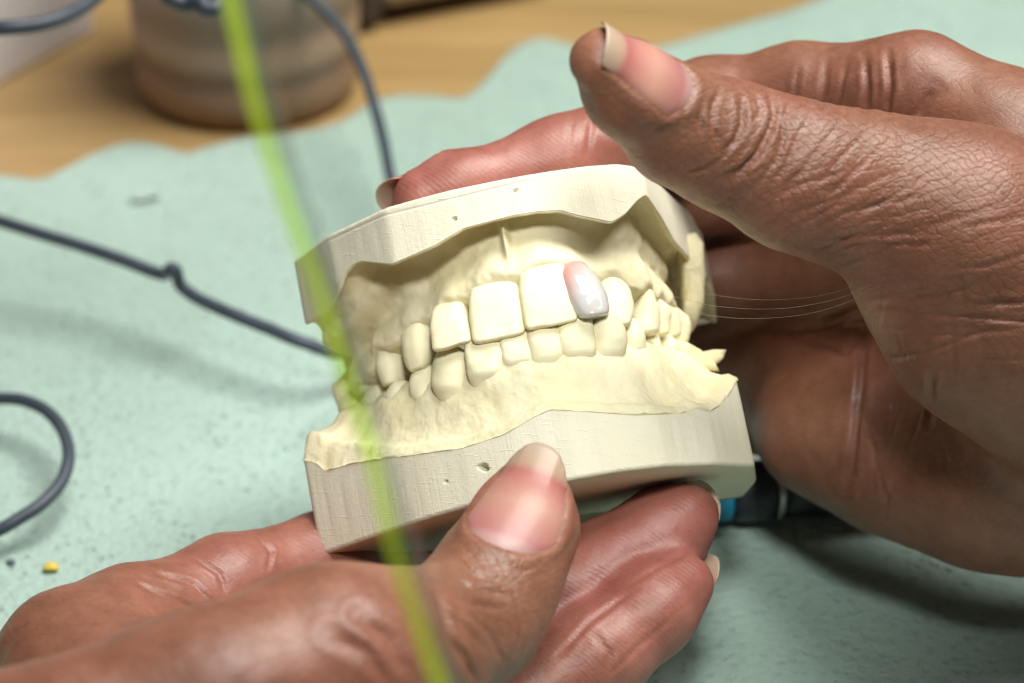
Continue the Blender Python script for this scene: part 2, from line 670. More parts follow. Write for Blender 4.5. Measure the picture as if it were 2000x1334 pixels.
    rec = np.interp(Wp[:, 0], [-30, -24, -17, 15, 22, 30], [0.0, 0.25, 1, 1, .55, 0.5]) if upper else np.ones(N)
    for (a, b, c, e) in prof:
        x = a * d + b
        if upper and c < 0.6 and e >= 0.4:
            x = x * (0.35 + 0.65 * rec)
            e = e * rec
        if not upper and 0.05 < a < 0.6:      # retromolar heel stands thick right out to the left rim
            e = e + np.interp(Wp[:, 0], [-36.4, -33, -22], [3.4, 3.4, 0.5]) * (1 - c)
        w = r + (g - r) * c + e
        rows.append(np.stack([Wp[:, 0] + n[:, 0] * x, Wp[:, 1] + n[:, 1] * x, w], -1))
    K = np.array(rows)                                  # (k, N, 3)
    M = 110
    flat = crom(K.reshape(len(prof), -1), M).reshape(M, N, 3)
    # roots stand proud of the gum
    tt = np.linspace(0, 1, M)
    band = np.exp(-((tt - (0.54 if upper else 0.50)) / 0.13) ** 2)
    for (tu, tv, hw) in teeth_uv:
        dist = np.hypot(Gp[:, 0] - tu, Gp[:, 1] - tv)
        b = np.exp(-(dist / (hw * 0.75)) ** 2)
        flat[:, :, :2] -= (band[:, None] * b[None, :] * 0.75)[:, :, None] * n[None, :, :]
    if upper:      # frenulum: a thin fin across the fold
        fx, fy = project(loc2st(flat[40]))
        kf = np.exp(-((fx - 988) / 7.0) ** 2)
        bf = np.exp(-((tt - 0.36) / 0.09) ** 2)
        flat[:, :, :2] -= (bf[:, None] * kf[None, :] * 2.6)[:, :, None] * n[None]
    p = flat.reshape(-1, 3)
    amp = np.repeat(np.clip((tt - 0.02) / 0.1, 0, 1), N)
    disp = (0.40 if upper else 0.28) * vnoise(p, 4.6, 1) + (0.20 if upper else 0.12) * vnoise(p, 1.7, 2) + 0.06 * vnoise(p, 0.7, 4)
    nn = np.repeat(n[None], M, 0).reshape(-1, 2)
    p[:, :2] -= nn * (disp * amp)[:, None]
    p[:, 2] += -sgn * disp * amp * 0.6
    # ragged rim
    if not upper:
        rag = np.where(Wp[:, 0] > 15, 1.0, np.where(Wp[:, 0] < -22, 1.0, 0.25))
        jag = 0.35 * vnoise(np.stack([t, t * 0, t * 0], -1), 1.3, 9) * rag
        e = np.exp(-((tt - 0.06) / 0.035) ** 2)
        pp = p.reshape(M, N, 3)
        pp[:, :, 2] += e[:, None] * jag[None, :] * 0.8
        pp[:, :, :2] -= (e[:, None] * jag[None, :])[:, :, None] * n[None]
        p = pp.reshape(-1, 3)
    mesh_obj('gum', loc2st(p), grid_faces(M, N, False, flip=not upper), MAT['gum'], root)
    return dict(W=Wp, G=Gp, r=r, g=g)


def tooth_mesh(inc, gum, width, v_inc, v_gum, ang, kind, seed, deep=2.2):
    """rings of a superellipse from inside the gum to the biting edge; inc, gum are pixels"""
    I = hit_plane(*inc, 1, v_inc)
    G = hit_plane(*gum, 1, v_gum)
    a = math.radians(ang)
    nrm = np.array([math.sin(a), math.cos(a), 0])
    tan = np.array([math.cos(a), -math.sin(a), 0])
    hw = width * S * 0.5
    A = 40
    th = np.linspace(0, 2 * np.pi, A, endpoint=False)
    rows = []
    bs = np.r_[np.linspace(-0.35, 0.9, 20), 0.94, 0.97, 0.99, 1.0, 1.003]
    shrink = np.r_[np.ones(20), 0.965, 0.9, 0.78, 0.55, 0.02]
    for b, sh in zip(bs, shrink):
        bb = min(max(b, 0), 1)
        if kind == 'incisor':
            wf = np.interp(b, [-.35, 0, .25, .6, .9, 1], [.76, .85, .95, 1.0, 1.0, .99])
            df = np.interp(b, [-.35, 0, .3, .7, 1], [2.4, 2.6, 2.5, 1.7, 1.05])
            ex = 3.6
        elif kind == 'lower_incisor':
            wf = np.interp(b, [-.35, 0, .25, .6, .9, 1], [.86, .93, .98, 1.0, 1.0, .97])
            df = np.interp(b, [-.35, 0, .3, .7, 1], [2.4, 2.6, 2.5, 1.8, 1.2])
            ex = 3.4
        elif kind == 'canine':
            wf = np.interp(b, [-.35, 0, .3, .55, .8, 1], [.75, .85, 1.0, 1.0, .80, .45])
            df = np.interp(b, [-.35, 0, .35, .7, 1], [2.8, 3.0, 3.1, 2.3, 1.2])
            ex = 2.3
        elif kind == 'round':
            wf = np.interp(b, [-.35, 0, .3, .6, .85, 1], [.70, .82, 1.0, 1.0, .86, .66])
            df = np.interp(b, [-.35, 0, .35, .7, 1], [2.9, 3.1, 3.3, 2.8, 1.8])
            ex = 2.3
        elif kind == 'peg':       # narrow at the gum, broad below
            wf = np.interp(b, [-.35, 0, .2, .5, .8, 1], [.2, .28, .6, .95, 1.0, .8])
            df = np.interp(b, [-.35, 0, .35, .7, 1], [1.6, 2.2, 3.0, 3.1, 2.2])
            ex = 2.4
        else:
            wf = np.interp(b, [-.35, 0, .3, .7, 1], [.84, .90, 1.0, .98, .80])
            df = np.interp(b, [-.35, 0, .35, .7, 1], [3.4, 3.6, 4.0, 3.8, 3.0])
            ex = 2.6
        cs, sn = np.cos(th), np.sin(th)
        x = np.sign(cs) * np.abs(cs) ** (2 / ex) * hw * wf * (0.45 + 0.55 * sh)
        y = np.sign(sn) * np.abs(sn) ** (2 / ex) * df * sh
        face = G + (I - G) * b + nrm * (0.55 * math.sin(math.pi * min(max(b + .1, 0), 1.0)))
        c = face - nrm * (df + max(0, 0.12 - b) * 4.0)
        rows.append(c + x[:, None] * tan + y[:, None] * nrm)
    V = np.array(rows)
    p = V.reshape(-1, 3)
    dsp = 0.26 * vnoise(p, 2.6, seed) + 0.10 * vnoise(p, 1.0, seed + 5)
    cen = p.mean(0)
    dr = p - cen
    dr /= np.linalg.norm(dr, axis=1)[:, None] + 1e-6
    p = p + dr * dsp[:, None]
    bcol = np.repeat(bs, A)
    acol = np.tile(np.cos(th), len(bs))
    return loc2st(p), grid_faces(len(bs), A, True), bcol, acol


upper = empty('plaster_dental_cast', W(loc2st([0, -20, 22])), 'upper cream plaster cast of a jaw with a glossy porcelain tooth set in it', 'dental cast', None)
lower = empty('plaster_dental_cast', W(loc2st([0, -20, -24])), 'lower cream plaster cast of a jaw resting on the fingertips', 'dental cast', None)

UP_PAIRS = [(-29, -42, -24, -41), (-31.5, -30, -27.8, -32), (-32.7, -16, -27.6, -20), (-26.1, -6, -21.5, -11.2), (-16.6, 2.1, -13, -4.5),
            (-11.5, 3.6, -9, -1.6), (-7, 4.6, -5.5, .3), (-2, 4.95, -1.5, 1.6), (3.1, 5, 3, 2), (9, 4.5, 7.2, 1.6), (14.7, 3.4, 11.4, .4), (19.4, 1.5, 16, -3.2), (22.9, -2.5, 20, -7.2), (27.5, -20, 24.6, -19),
            (32.4, -38, 24.5, -36), (32, -42, 24, -40)]
UP_RIM = [(560, 645), (580, 638), (610, 625), (645, 600), (660, 570), (672, 535), (690, 515), (705, 509), (765, 515), (850, 478), (905, 445), (1000, 420),
          (1050, 412), (1095, 410), (1130, 420), (1195, 433), (1220, 418), (1245, 390), (1262, 379), (1290, 420), (1318, 470), (1345, 500), (1400, 560)]
UP_GUM = [(560, 800), (640, 785), (690, 760), (718, 728), (740, 684), (800, 645), (870, 600), (960, 556), (1060, 524), (1130, 522), (1210, 548), (1270, 566), (1305, 590), (1345, 612), (1400, 640)]
# incisal px, gum px, width px, v incisal, v gum, facing degrees, kind
UP_TEETH = [
    ((660, 800), (655, 745), 60, -30, -31, -75, 'molar'),
    ((705, 770), (698, 715), 60, -19, -20, -62, 'molar'),
    ((750, 752), (742, 676), 58, -11.5, -12, -50, 'round'),
    ((808, 722), (798, 636), 78, -5.2, -6.5, -38, 'canine'),
    ((880, 676), (870, 592), 84, 2.0, -1.5, -14, 'incisor'),
    ((973, 660), (960, 548), 108, 4.0, 1.2, -5, 'incisor'),
    ((1078, 634), (1058, 514), 108, 5.0, 2.4, 4, 'incisor'),
    ((1222, 632), (1206, 545), 80, -0.2, -2.4, 32, 'canine'),
    ((1281, 645), (1272, 562), 60, -7.4, -8.2, 48, 'peg'),
    ((1308, 652), (1302, 590), 44, -12, -12.4, 60, 'round'),
    ((1327, 657), (1322, 600), 42, -16, -16.4, 66, 'molar'),
    ((1346, 668), (1342, 610), 44, -22, -22.4, 72, 'molar'),
]
LO_PAIRS = [(-34, -36, -26, -38), (-36.5, -26, -27, -30), (-36.3, -14, -25, -19), (-26.5, -6.5, -20, -12), (-17.9, -.7, -13.5, -5), (-11.2, 2.7, -9, -1),
            (-4, 5.5, -4, 1.2), (0, 6.5, -.5, 1.8), (4.1, 7, 2.5, 2), (10, 6.3, 7.5, 1.5), (16.9, 3.5, 12.5, -1.5), (24.6, -3, 17.5, -8.5), (30.7, -10.6, 22, -16), (31.5, -24, 25, -26), (30, -34, 25, -34)]
LO_RIM = [(560, 870), (580, 872), (590, 900), (620, 905), (635, 921), (690, 906), (760, 896), (900, 877), (985, 850), (1040, 817), (1075, 801), (1150, 805), (1240, 812),
          (1330, 808), (1362, 798), (1385, 805), (1410, 790), (1438, 747), (1450, 730), (1500, 720)]
LO_GUM = [(560, 825), (650, 806), (690, 790), (740, 778), (800, 760), (870, 744), (945, 716), (1010, 697), (1070, 687), (1130, 676), (1200, 678), (1250, 674), (1300, 686), (1340, 694), (1400, 706)]
LO_TEETH = [
    ((665, 775), (670, 812), 70, -26, -25, -70, 'molar'),
    ((715, 758), (715, 800), 66, -17, -17, -60, 'molar'),
    ((762, 748), (765, 800), 64, -11.5, -11, -48, 'round'),
    ((814, 716), (817, 786), 68, -6.5, -5.4, -38, 'round'),
    ((868, 674), (872, 768), 88, -1.6, -0.6, -25, 'canine'),
    ((942, 652), (947, 738), 82, 1.9, 2.4, -10, 'lower_incisor'),
    ((1004, 638), (1012, 716), 68, 2.6, 3.3, -4, 'lower_incisor'),
    ((1060, 624), (1068, 707), 70, 3.2, 3.7, 2, 'lower_incisor'),
    ((1122, 614), (1131, 696), 76, 3.2, 3.4, 8, 'lower_incisor'),
    ((1190, 608), (1202, 695), 80, 2.0, 0.8, 24, 'canine'),
    ((1240, 620), (1252, 690), 58, -4.0, -4.6, 42, 'canine'),
    ((1275, 632), (1287, 688), 46, -10.5, -11, 52, 'round'),
    ((1308, 648), (1320, 692), 50, -15.5, -16, 60, 'molar'),
    ((1338, 664), (1350, 700), 50, -21, -22, 68, 'molar'),
]


def teeth_uv(lst):
    out = []
    for t in lst:
        q = hit_plane(*t[1], 1, t[4])
        out.append((q[0], q[1], t[2] * S * 0.5))
    return out


crown_def = ((1168, 613), (1124, 517), 84, 5.6, 2.6, 14, 'round')
UI = build_cast(upper, UP_PAIRS, UP_RIM, UP_GUM, 22.57, True, -36, teeth_uv(UP_TEETH + [crown_def]), (8.0, 6.0), [(1008, 372, 3.6, 3.6, 1.2), (887, 428, 3.6, 3.6, 1.2)])
LI = build_cast(lower, LO_PAIRS, LO_RIM, LO_GUM, -24.64, False, -19, teeth_uv(LO_TEETH), (-8.0, -8.0), [(943, 912, 9, 6, 1.6), (948, 916, 6, 5, .6), (871, 941, 2.6, 3.4, .9)])
for root, lst, sd in ((upper, UP_TEETH, 20), (lower, LO_TEETH, 60)):
    for i, t in enumerate(lst):
        v, f, b, a = tooth_mesh(*t, seed=sd + i)
        mesh_obj('tooth', v, f, MAT['tooth'], root)
v, f, b, a = tooth_mesh(*crown_def, seed=99)
pk = np.clip(1.0 - b * 1.2 - (a * 0.5 + 0.5) * 1.1, 0, 1) * 1.6
cr = mesh_obj('porcelain_tooth', v, f, MAT['crown'], None, attrs={'pink': np.clip(pk, 0, 1)}, origin=W(v.mean(0)))
tag(cr, 'glossy bluish white porcelain tooth with pink gum edge set in the upper cast', 'false tooth')


def slab(name, poly, v0, thick, mat, root, seed, jit=0.25):
    """irregular plaster tongue: pixel outline laid on the plane v = v0, rounded edges"""
    q = np.array([hit_plane(a_, b_, 1, v0) for a_, b_ in poly])
    qc = np.concatenate([q, q[:1]])
    q = np.stack([np.interp(np.linspace(0, len(q), 60, endpoint=False), np.arange(len(qc)), qc[:, k]) for k in range(3)], -1)
    c = q.mean(0)
    rows = []
    for f, dv_ in ((0.02, .5), (.55, .5), (.85, .42), (.97, .2), (1.0, 0), (.97, -.2), (.85, -.42), (.55, -.5), (.02, -.5)):
        r_ = c + (q - c) * f
        r_[:, 1] += dv_ * thick
        rows.append(r_)
    p = np.array(rows).reshape(-1, 3)
    p += np.stack([vnoise(p, 2.0, seed + k) for k in range(3)], -1) * jit
    return mesh_obj(name, loc2st(p), grid_faces(9, 60, True), mat, root)


slab('flange', [(1316, 474), (1335, 458), (1358, 456), (1374, 474), (1378, 530), (1374, 600), (1352, 650), (1332, 640), (1330, 560)], -27.0, 5.0, MAT['gum'], upper, 3)
slab('cast_flash', [(1338, 666), (1368, 690), (1395, 684), (1417, 684), (1412, 702), (1399, 712), (1405, 724), (1375, 722), (1340, 705)], -22.0, 1.8, MAT['gum'], lower, 9, 0.22)

# ------------------------------------------------------------------ hands: smooth blends of tapered bones, meshed as one skin
def sd_cone(p, a, b, r1, r2):
    ba = b - a
    l2 = ba @ ba
    rr = r1 - r2
    a2 = l2 - rr * rr
    il2 = 1.0 / l2
    pa = p - a
    y = pa @ ba
    z = y - l2
    q = pa * l2 - y[:, None] * ba
    x2 = np.einsum('ij,ij->i', q, q)
    y2 = y * y * l2
    z2 = z * z * l2
    k = np.sign(rr) * rr * rr * x2
    out = (np.sqrt(x2 * a2 * il2) + y * rr) * il2 - r1
    m1 = np.sign(z) * a2 * z2 > k
    m2 = np.sign(y) * a2 * y2 < k
    out = np.where(m2, np.sqrt(x2 + y2) * il2 - r1, out)
    out = np.where(m1, np.sqrt(x2 + z2) * il2 - r2, out)
    return out


class Skin:
    def __init__(self):
        self.prims = []

    def cone(self, A, B, k=4.0, flat=None, carve=False):
        """A, B = (px, py, z, radius px)"""
        a, b = px2(*A[:3]), px2(*B[:3])
        r1 = A[3] * S * (D - A[2]) / D
        r2 = B[3] * S * (D - B[2]) / D
        self.prims.append((a, b, r1, r2, k, flat, carve))

    def chain(self, pts, k=4.0, flat=None):
        for A, B in zip(pts[:-1], pts[1:]):
            self.cone(A, B, k, flat)
        return pts

    def dist(self, p):
        """signed distance, block by block so that far bones are skipped"""
        if len(p) < 400:
            return self.dist_raw(p, self.prims)
        key = np.floor(p / 9.0).astype(np.int64) + 100
        key = (key[:, 0] * 1000 + key[:, 1]) * 1000 + key[:, 2]
        order = np.argsort(key, kind='stable')
        cuts = np.r_[0, np.where(np.diff(key[order]))[0] + 1, len(p)]
        out = np.empty(len(p))
        ps = p[order]
        lo = np.minimum.reduceat(ps, cuts[:-1], 0)
        hi = np.maximum.reduceat(ps, cuts[:-1], 0)
        cen, rad = (lo + hi) * 0.5, np.linalg.norm(hi - lo, axis=1) * 0.5
        cd = np.stack([self.prim_dist(cen, pr) for pr in self.prims], -1)
        keep = cd < (cd.min(1) + 2.2 * rad + 11)[:, None]
        for i, (s, e) in enumerate(zip(cuts[:-1], cuts[1:])):
            out[order[s:e]] = self.dist_raw(ps[s:e], [self.prims[j] for j in np.where(keep[i])[0]])
        return out

    def prim_dist(self, p, pr):
        return sd_cone(p, *pr[:4])

    def dist_raw(self, p, prims):
        d = None
        for (a, b, r1, r2, k, flat, carve) in prims:
            if flat is not None:
                nv, f = flat
                q = p + np.outer((p - (a + b) * 0.5) @ nv, nv) * (1 / f - 1)
                e = sd_cone(q, a, b, r1, r2) * (0.5 + 0.5 * f)
            else:
                e = sd_cone(p, a, b, r1, r2)
            if d is None:
                d = e
                continue
            if carve:
                h = np.clip(0.5 - 0.5 * (d + e) / k, 0, 1)
                d = d + (-e - d) * h + k * h * (1 - h)
            else:
                h = np.clip(0.5 + 0.5 * (e - d) / k, 0, 1)
                d = e + (d - e) * h - k * h * (1 - h)
        return d

    def mesh(self, vox=0.5):
        lo = np.min([np.minimum(a - r1, b - r2) for a, b, r1, r2, *_ in self.prims], 0) - 4
        hi = np.max([np.maximum(a + r1, b + r2) for a, b, r1, r2, *_ in self.prims], 0) + 4
        C = 5
        cs = vox * C
        nc = np.ceil((hi - lo) / cs).astype(int) + 1
        ax = [lo[i] + (np.arange(nc[i]) + 0.5) * cs - vox * 0.5 for i in range(3)]
        G = np.stack(np.meshgrid(*ax, indexing='ij'), -1).reshape(-1, 3)
        dc = self.dist(G).reshape(nc)
        act = np.abs(dc) < cs * 2.6
        n = nc * C
        d = np.repeat(np.repeat(np.repeat(dc, C, 0), C, 1), C, 2).astype(np.float32)
        ai = np.argwhere(act)
        off = np.stack(np.meshgrid(*[np.arange(C)] * 3, indexing='ij'), -1).reshape(-1, 3)
        for s in range(0, len(ai), 4000):
            idx = (ai[s:s + 4000, None, :] * C + off[None]).reshape(-1, 3)
            d[idx[:, 0], idx[:, 1], idx[:, 2]] = self.dist(lo + idx * vox)
        # surface nets
        s = d < 0
        cnt = np.zeros((n[0] - 1, n[1] - 1, n[2] - 1), np.int8)
        for i in (0, 1):
            for j in (0, 1):
                for k in (0, 1):
                    cnt += s[i:n[0] - 1 + i, j:n[1] - 1 + j, k:n[2] - 1 + k]
        cell = np.argwhere((cnt > 0) & (cnt < 8))
        vid = np.full(cnt.shape, -1, np.int64)
        vid[cell[:, 0], cell[:, 1], cell[:, 2]] = np.arange(len(cell))
        acc = np.zeros((len(cell), 3))
        num = np.zeros(len(cell))
        cor = [(i, j, k) for i in (0, 1) for j in (0, 1) for k in (0, 1)]
        val = {c: d[cell[:, 0] + c[0], cell[:, 1] + c[1], cell[:, 2] + c[2]] for c in cor}
        for c in cor:
            for axx in range(3):
                if c[axx] == 0:
                    e = list(c)
                    e[axx] = 1
                    e = tuple(e)
                    m = (val[c] < 0) != (val[e] < 0)
                    t = val[c] / (val[c] - val[e] + 1e-12)
                    pt = np.repeat(np.array(c, float)[None], len(cell), 0)
                    pt[:, axx] = t
                    acc[m] += pt[m]
                    num[m] += 1
        v = lo + (cell + acc / num[:, None]) * vox
        faces = []
        for axx in range(3):
            o1, o2 = [(1, 2), (2, 0), (0, 1)][axx]
            sl0 = [slice(1, None)] * 3
            a0 = np.take(s, range(n[axx] - 1), axx)
            a1 = np.take(s, range(1, n[axx]), axx)
            ch = np.argwhere(a0 != a1)
            ch = ch[(ch[:, o1] > 0) & (ch[:, o2] > 0) & (ch[:, o1] < n[o1] - 1) & (ch[:, o2] < n[o2] - 1)]
            inside0 = a0[ch[:, 0], ch[:, 1], ch[:, 2]]

            def at(d1, d2):
                q = ch.copy()
                q[:, o1] -= d1
                q[:, o2] -= d2
                return vid[q[:, 0], q[:, 1], q[:, 2]]
            f = np.stack([at(1, 1), at(0, 1), at(0, 0), at(1, 0)], -1)
            f = np.where(inside0[:, None], f, f[:, ::-1])
            faces.append(f)
        F = np.concatenate(faces)
        dd, g = self.dist(v), self.grad(v)
        v = v - g * np.clip(dd, -vox, vox)[:, None]
        return v, F, g

    def grad(self, p, e=0.12):
        g = sum(np.outer(self.dist(p + o * e), o) for o in np.array([[1, -1, -1], [-1, -1, 1], [-1, 1, -1], [1, 1, 1.]]))
        return g / (np.linalg.norm(g, axis=1)[:, None] + 1e-9)


def seg_dist(x, y, poly):
    """distance in pixels from points to a pixel polyline"""
    best = np.full(len(x), 1e9)
    P = np.stack([x, y], -1)
    for a, b in zip(poly[:-1], poly[1:]):
        a, b = np.array(a, float), np.array(b, float)
        ab = b - a
        t = np.clip(((P - a) @ ab) / (ab @ ab), 0, 1)
        best = np.minimum(best, np.linalg.norm(P - a - t[:, None] * ab, axis=1))
    return best


def near(v, pts, sig):
    """soft closeness 0..1 to a set of (px,py,z) points joined as a line, sigma mm"""
    P = np.array([px2(*p[:3]) for p in pts])
    best = np.full(len(v), 1e9)
    for a, b in zip(P[:-1], P[1:]):
        ab = b - a
        t = np.clip(((v - a) @ ab) / (ab @ ab), 0, 1)
        best = np.minimum(best, np.linalg.norm(v - a - t[:, None] * ab, axis=1))
    return np.exp(-(best / sig) ** 2)


def nail(parent, skin, A, B, nrm, length, ext, half, cut=0.22, tipcut=0.25, lift=0.10, squash=1.0, dx=0.0, thick=0.15):
    """curved plate on the last finger bone. A joint, B tip (px,py,z,r px); nrm outward studio vector;
    length mm from cuticle to fingertip end, ext mm free edge beyond, half = half width angle in degrees"""
    a, b = px2(*A[:3]), px2(*B[:3])
    ax = (b - a) / np.linalg.norm(b - a)
    nv = np.asarray(nrm, float)
    nv = nv - ax * (nv @ ax)
    nv /= np.linalg.norm(nv)
    bt = np.cross(ax, nv)
    rt = B[3] * S * (D - B[2]) / D
    end = b + ax * rt * 0.75
    n, m = 30, 25
    sv = np.linspace(0, 1, n)
    ph = np.radians(np.linspace(-half, half, m))
    tot = length + ext
    V = np.zeros((n, m, 3))
    al = np.zeros((n, m))
    for j, f in enumerate(ph):
        q = abs(f) / math.radians(half)
        s0 = cut * q ** 2.2
        s1 = 1 - tipcut * q ** 2.4
        for i, s in enumerate(sv):
            ss = s0 + (s1 - s0) * s
            dist = -length + ss * tot          # relative to fingertip end
            c = end + ax * dist
            dirv = nv * math.cos(f) + bt * math.sin(f)
            V[i, j] = c + dirv * 30.0
            al[i, j] = ss
    # drop every point on to the skin along its direction; past the fingertip keep the last radius
    dirs = np.array([nv * math.cos(f) + bt * math.sin(f) for f in ph])
    dn = np.repeat(dirs[None], n, 0).reshape(-1, 3)
    base = V.reshape(-1, 3) - dn * 30.0
    lo_, hi_ = np.zeros(n * m), np.full(n * m, 26.0)
    for _ in range(20):
        mid = (lo_ + hi_) * 0.5
        dd = skin.dist(base + dn * mid[:, None])
        lo_ = np.where(dd < 0, mid, lo_)
        hi_ = np.where(dd < 0, hi_, mid)
    rad = lo_.reshape(n, m)
    lim = (length * 0.78) / tot
    for j in range(m):
        k = np.where(al[:, j] <= lim)[0]
        if len(k):
            kk = k[-1]
            slope = (rad[kk, j] - rad[max(kk - 6, 0), j]) / max(1, min(6, kk)) * 0.35
            for i in range(kk + 1, n):
                rad[i, j] = max(rad[i, j] if i < kk + 2 else 0, rad[kk, j] + slope * (i - kk))
    rad = np.array([smooth1(rad[:, j], 2) for j in range(m)]).T
    rad = smooth1(rad, 2)
    out = []
    for i in range(n):
        base = V[i] - dirs * 30.0
        q_ = np.abs(ph) / math.radians(half)
        tuck = np.clip((q_ - 0.78) / 0.22, 0, 1) ** 1.5 * np.clip((0.86 - al[i]) / 0.1, 0, 1)
        tuck = np.maximum(tuck, np.clip((0.09 - (sv[i])) / 0.09, 0, 1))
        out.append(base + dirs * (rad[i] + lift - 0.34 * tuck)[:, None])
    top = np.array(out)
    bot = top - dirs[None] * thick
    Vv = np.concatenate([top.reshape(-1, 3), bot.reshape(-1, 3)])
    F = [tuple(x) for x in grid_faces(n, m)]
    F += [tuple(x + n * m) for x in grid_faces(n, m, flip=True)]
    idx = lambda i, j: i * m + j
    ring = [idx(0, j) for j in range(m)] + [idx(i, m - 1) for i in range(1, n)] + [idx(n - 1, j) for j in range(m - 2, -1, -1)] + [idx(i, 0) for i in range(n - 2, 0, -1)]
    for x, y in zip(ring, ring[1:] + ring[:1]):
        F.append((y, x, x + n * m, y + n * m))
    o = mesh_obj('fingernail', Vv, F, MAT['nail'], parent, attrs={'along': np.r_[al.ravel(), al.ravel()]})
    return o, (end, ax, nv, bt, length, tot, math.radians(half), cut, float(rad[n // 2].mean()))


def nail_fold(v, g, nf, h_in=0.3):
    """lap the skin over a nail's rear and side edges and sink it a little under the plate"""
    end, ax, nv, bt, length, tot, half, cut, rmid = nf
    q = v - end
    al_ = q @ ax
    f = np.arctan2(q @ bt, q @ nv)
    sel = np.where((np.abs(f) < half + 1.1) & (al_ > -length - 4) & (al_ < 3) & (np.linalg.norm(q, axis=1) < length + 10))[0]
    if len(sel) == 0:
        return v
    al_, f = al_[sel], f[sel]
    qq = np.minimum(np.abs(f) / half, 1.3)
    ss = (al_ + length) / tot
    d1 = (ss - cut * qq ** 2.2) * tot
    d2 = (half - np.abs(f)) * rmid
    sd = -np.minimum(d1, d2)                       # > 0 outside the plate
    corner = (d1 < 0) & (d2 < 0)
    sd = np.where(corner, np.hypot(np.minimum(d1, 0), np.minimum(d2, 0)), sd)
    h = np.interp(sd, [-1.6, -.7, -.1, .35, 1.0, 2.0, 3.2], [-h_in, -.22, .22, .42, .34, .12, 0])
    h *= np.clip((1.0 - al_) / 3.5, 0, 1)           # the fold fades at the fingertip
    v = v.copy()
    v[sel] += g[sel] * h[:, None]
    return v


def fold(v, g, poly, width, depth, zmin=-60, bulge=0.28):
    """press a crease that follows a pixel polyline into the camera side of the skin (in place)"""
    q = np.array(poly, float)
    m = width * 4.5
    if not hasattr(fold, 'key') or fold.key is not g:
        fold.key, fold.xy = g, project(v)
    X, Y = fold.xy
    sel = np.where((X > q[:, 0].min() - m) & (X < q[:, 0].max() + m) & (Y > q[:, 1].min() - m) & (Y < q[:, 1].max() + m) & (v[:, 2] > zmin) & (g[:, 2] > 0))[0]
    if len(sel) == 0:
        return v
    x, y = X[sel], Y[sel]
    d = seg_dist(x, y, poly)
    face = np.clip((g[sel] @ np.array([0, 0.1, 1.0])) * 2.5, 0, 1)
    tot = sum(math.dist(a, b) for a, b in zip(poly[:-1], poly[1:]))
    de = np.minimum(np.hypot(x - poly[0][0], y - poly[0][1]), np.hypot(x - poly[-1][0], y - poly[-1][1]))
    end = np.clip(de / (0.28 * tot) + 0.15, 0, 1)
    wob = 1 + 0.35 * vnoise(v[sel], 2.5, 77)
    s = d / (width * wob)
    h = -depth * np.exp(-s ** 2) + bulge * depth * np.exp(-((s - 2.0) / 0.9) ** 2)
    v[sel] += g[sel] * (h * face * end)[:, None]
    return v


# ---------------------------------------------------------------- right hand (thumb on the upper cast, fingers behind)
R = Skin()
rt = [(1176, 120, 34, 64), (1234, 178, 29, 87), (1332, 250, 21, 110), (1425, 285, 17, 118)]
n_rt = np.array([0.48, 0.46, 0.75]); n_rt /= np.linalg.norm(n_rt)
R.chain(rt, 3.0)
R.chain([(1425, 285, 17, 118), (1565, 345, 14, 138), (1715, 385, 10, 146)], 4.0)
R.chain([(1715, 385, 10, 146), (1880, 450, 8, 190), (2080, 560, 0, 250), (2380, 640, -12, 300)], 6.0)
R.chain([(1775, 560, 0, 90), (1900, 640, 4, 150), (2080, 760, -2, 190)], 8.0)
ri = [(822, 388, -19, 56), (900, 371, -21, 68), (1090, 314, -26, 80), (1380, 218, -34, 98), (1560, 185, -30, 96), (1790, 190, -22, 112)]
R.chain(ri, 3.5)
R.chain([(1790, 190, -22, 112), (1960, 300, -18, 150), (2120, 420, -15, 200)], 6.0)
rm = [(1090, 440, -48, 70), (1250, 395, -50, 88), (1480, 335, -50, 108), (1850, 340, -38, 135)]
R.chain(rm, 3.0)
rr_ = [(1150, 600, -58, 70), (1300, 570, -62, 90), (1530, 530, -60, 116), (1850, 560, -40, 145)]
R.chain(rr_, 3.0)
rp = [(1280, 720, -68, 74), (1420, 705, -68, 104), (1590, 735, -54, 124), (1710, 790, -40, 130), (1900, 840, -30, 155)]
R.chain(rp, 3.0)
R.cone((1440, 770, -72, 96), (1600, 820, -50, 112), 5.0)
R.chain([(1600, 850, -40, 118), (1760, 885, -32, 140), (1960, 930, -25, 165), (2380, 930, -25, 230)], 9.0)
R.chain([(1900, 420, -30, 150), (1980, 620, -28, 190), (2060, 830, -26, 190)], 10.0)

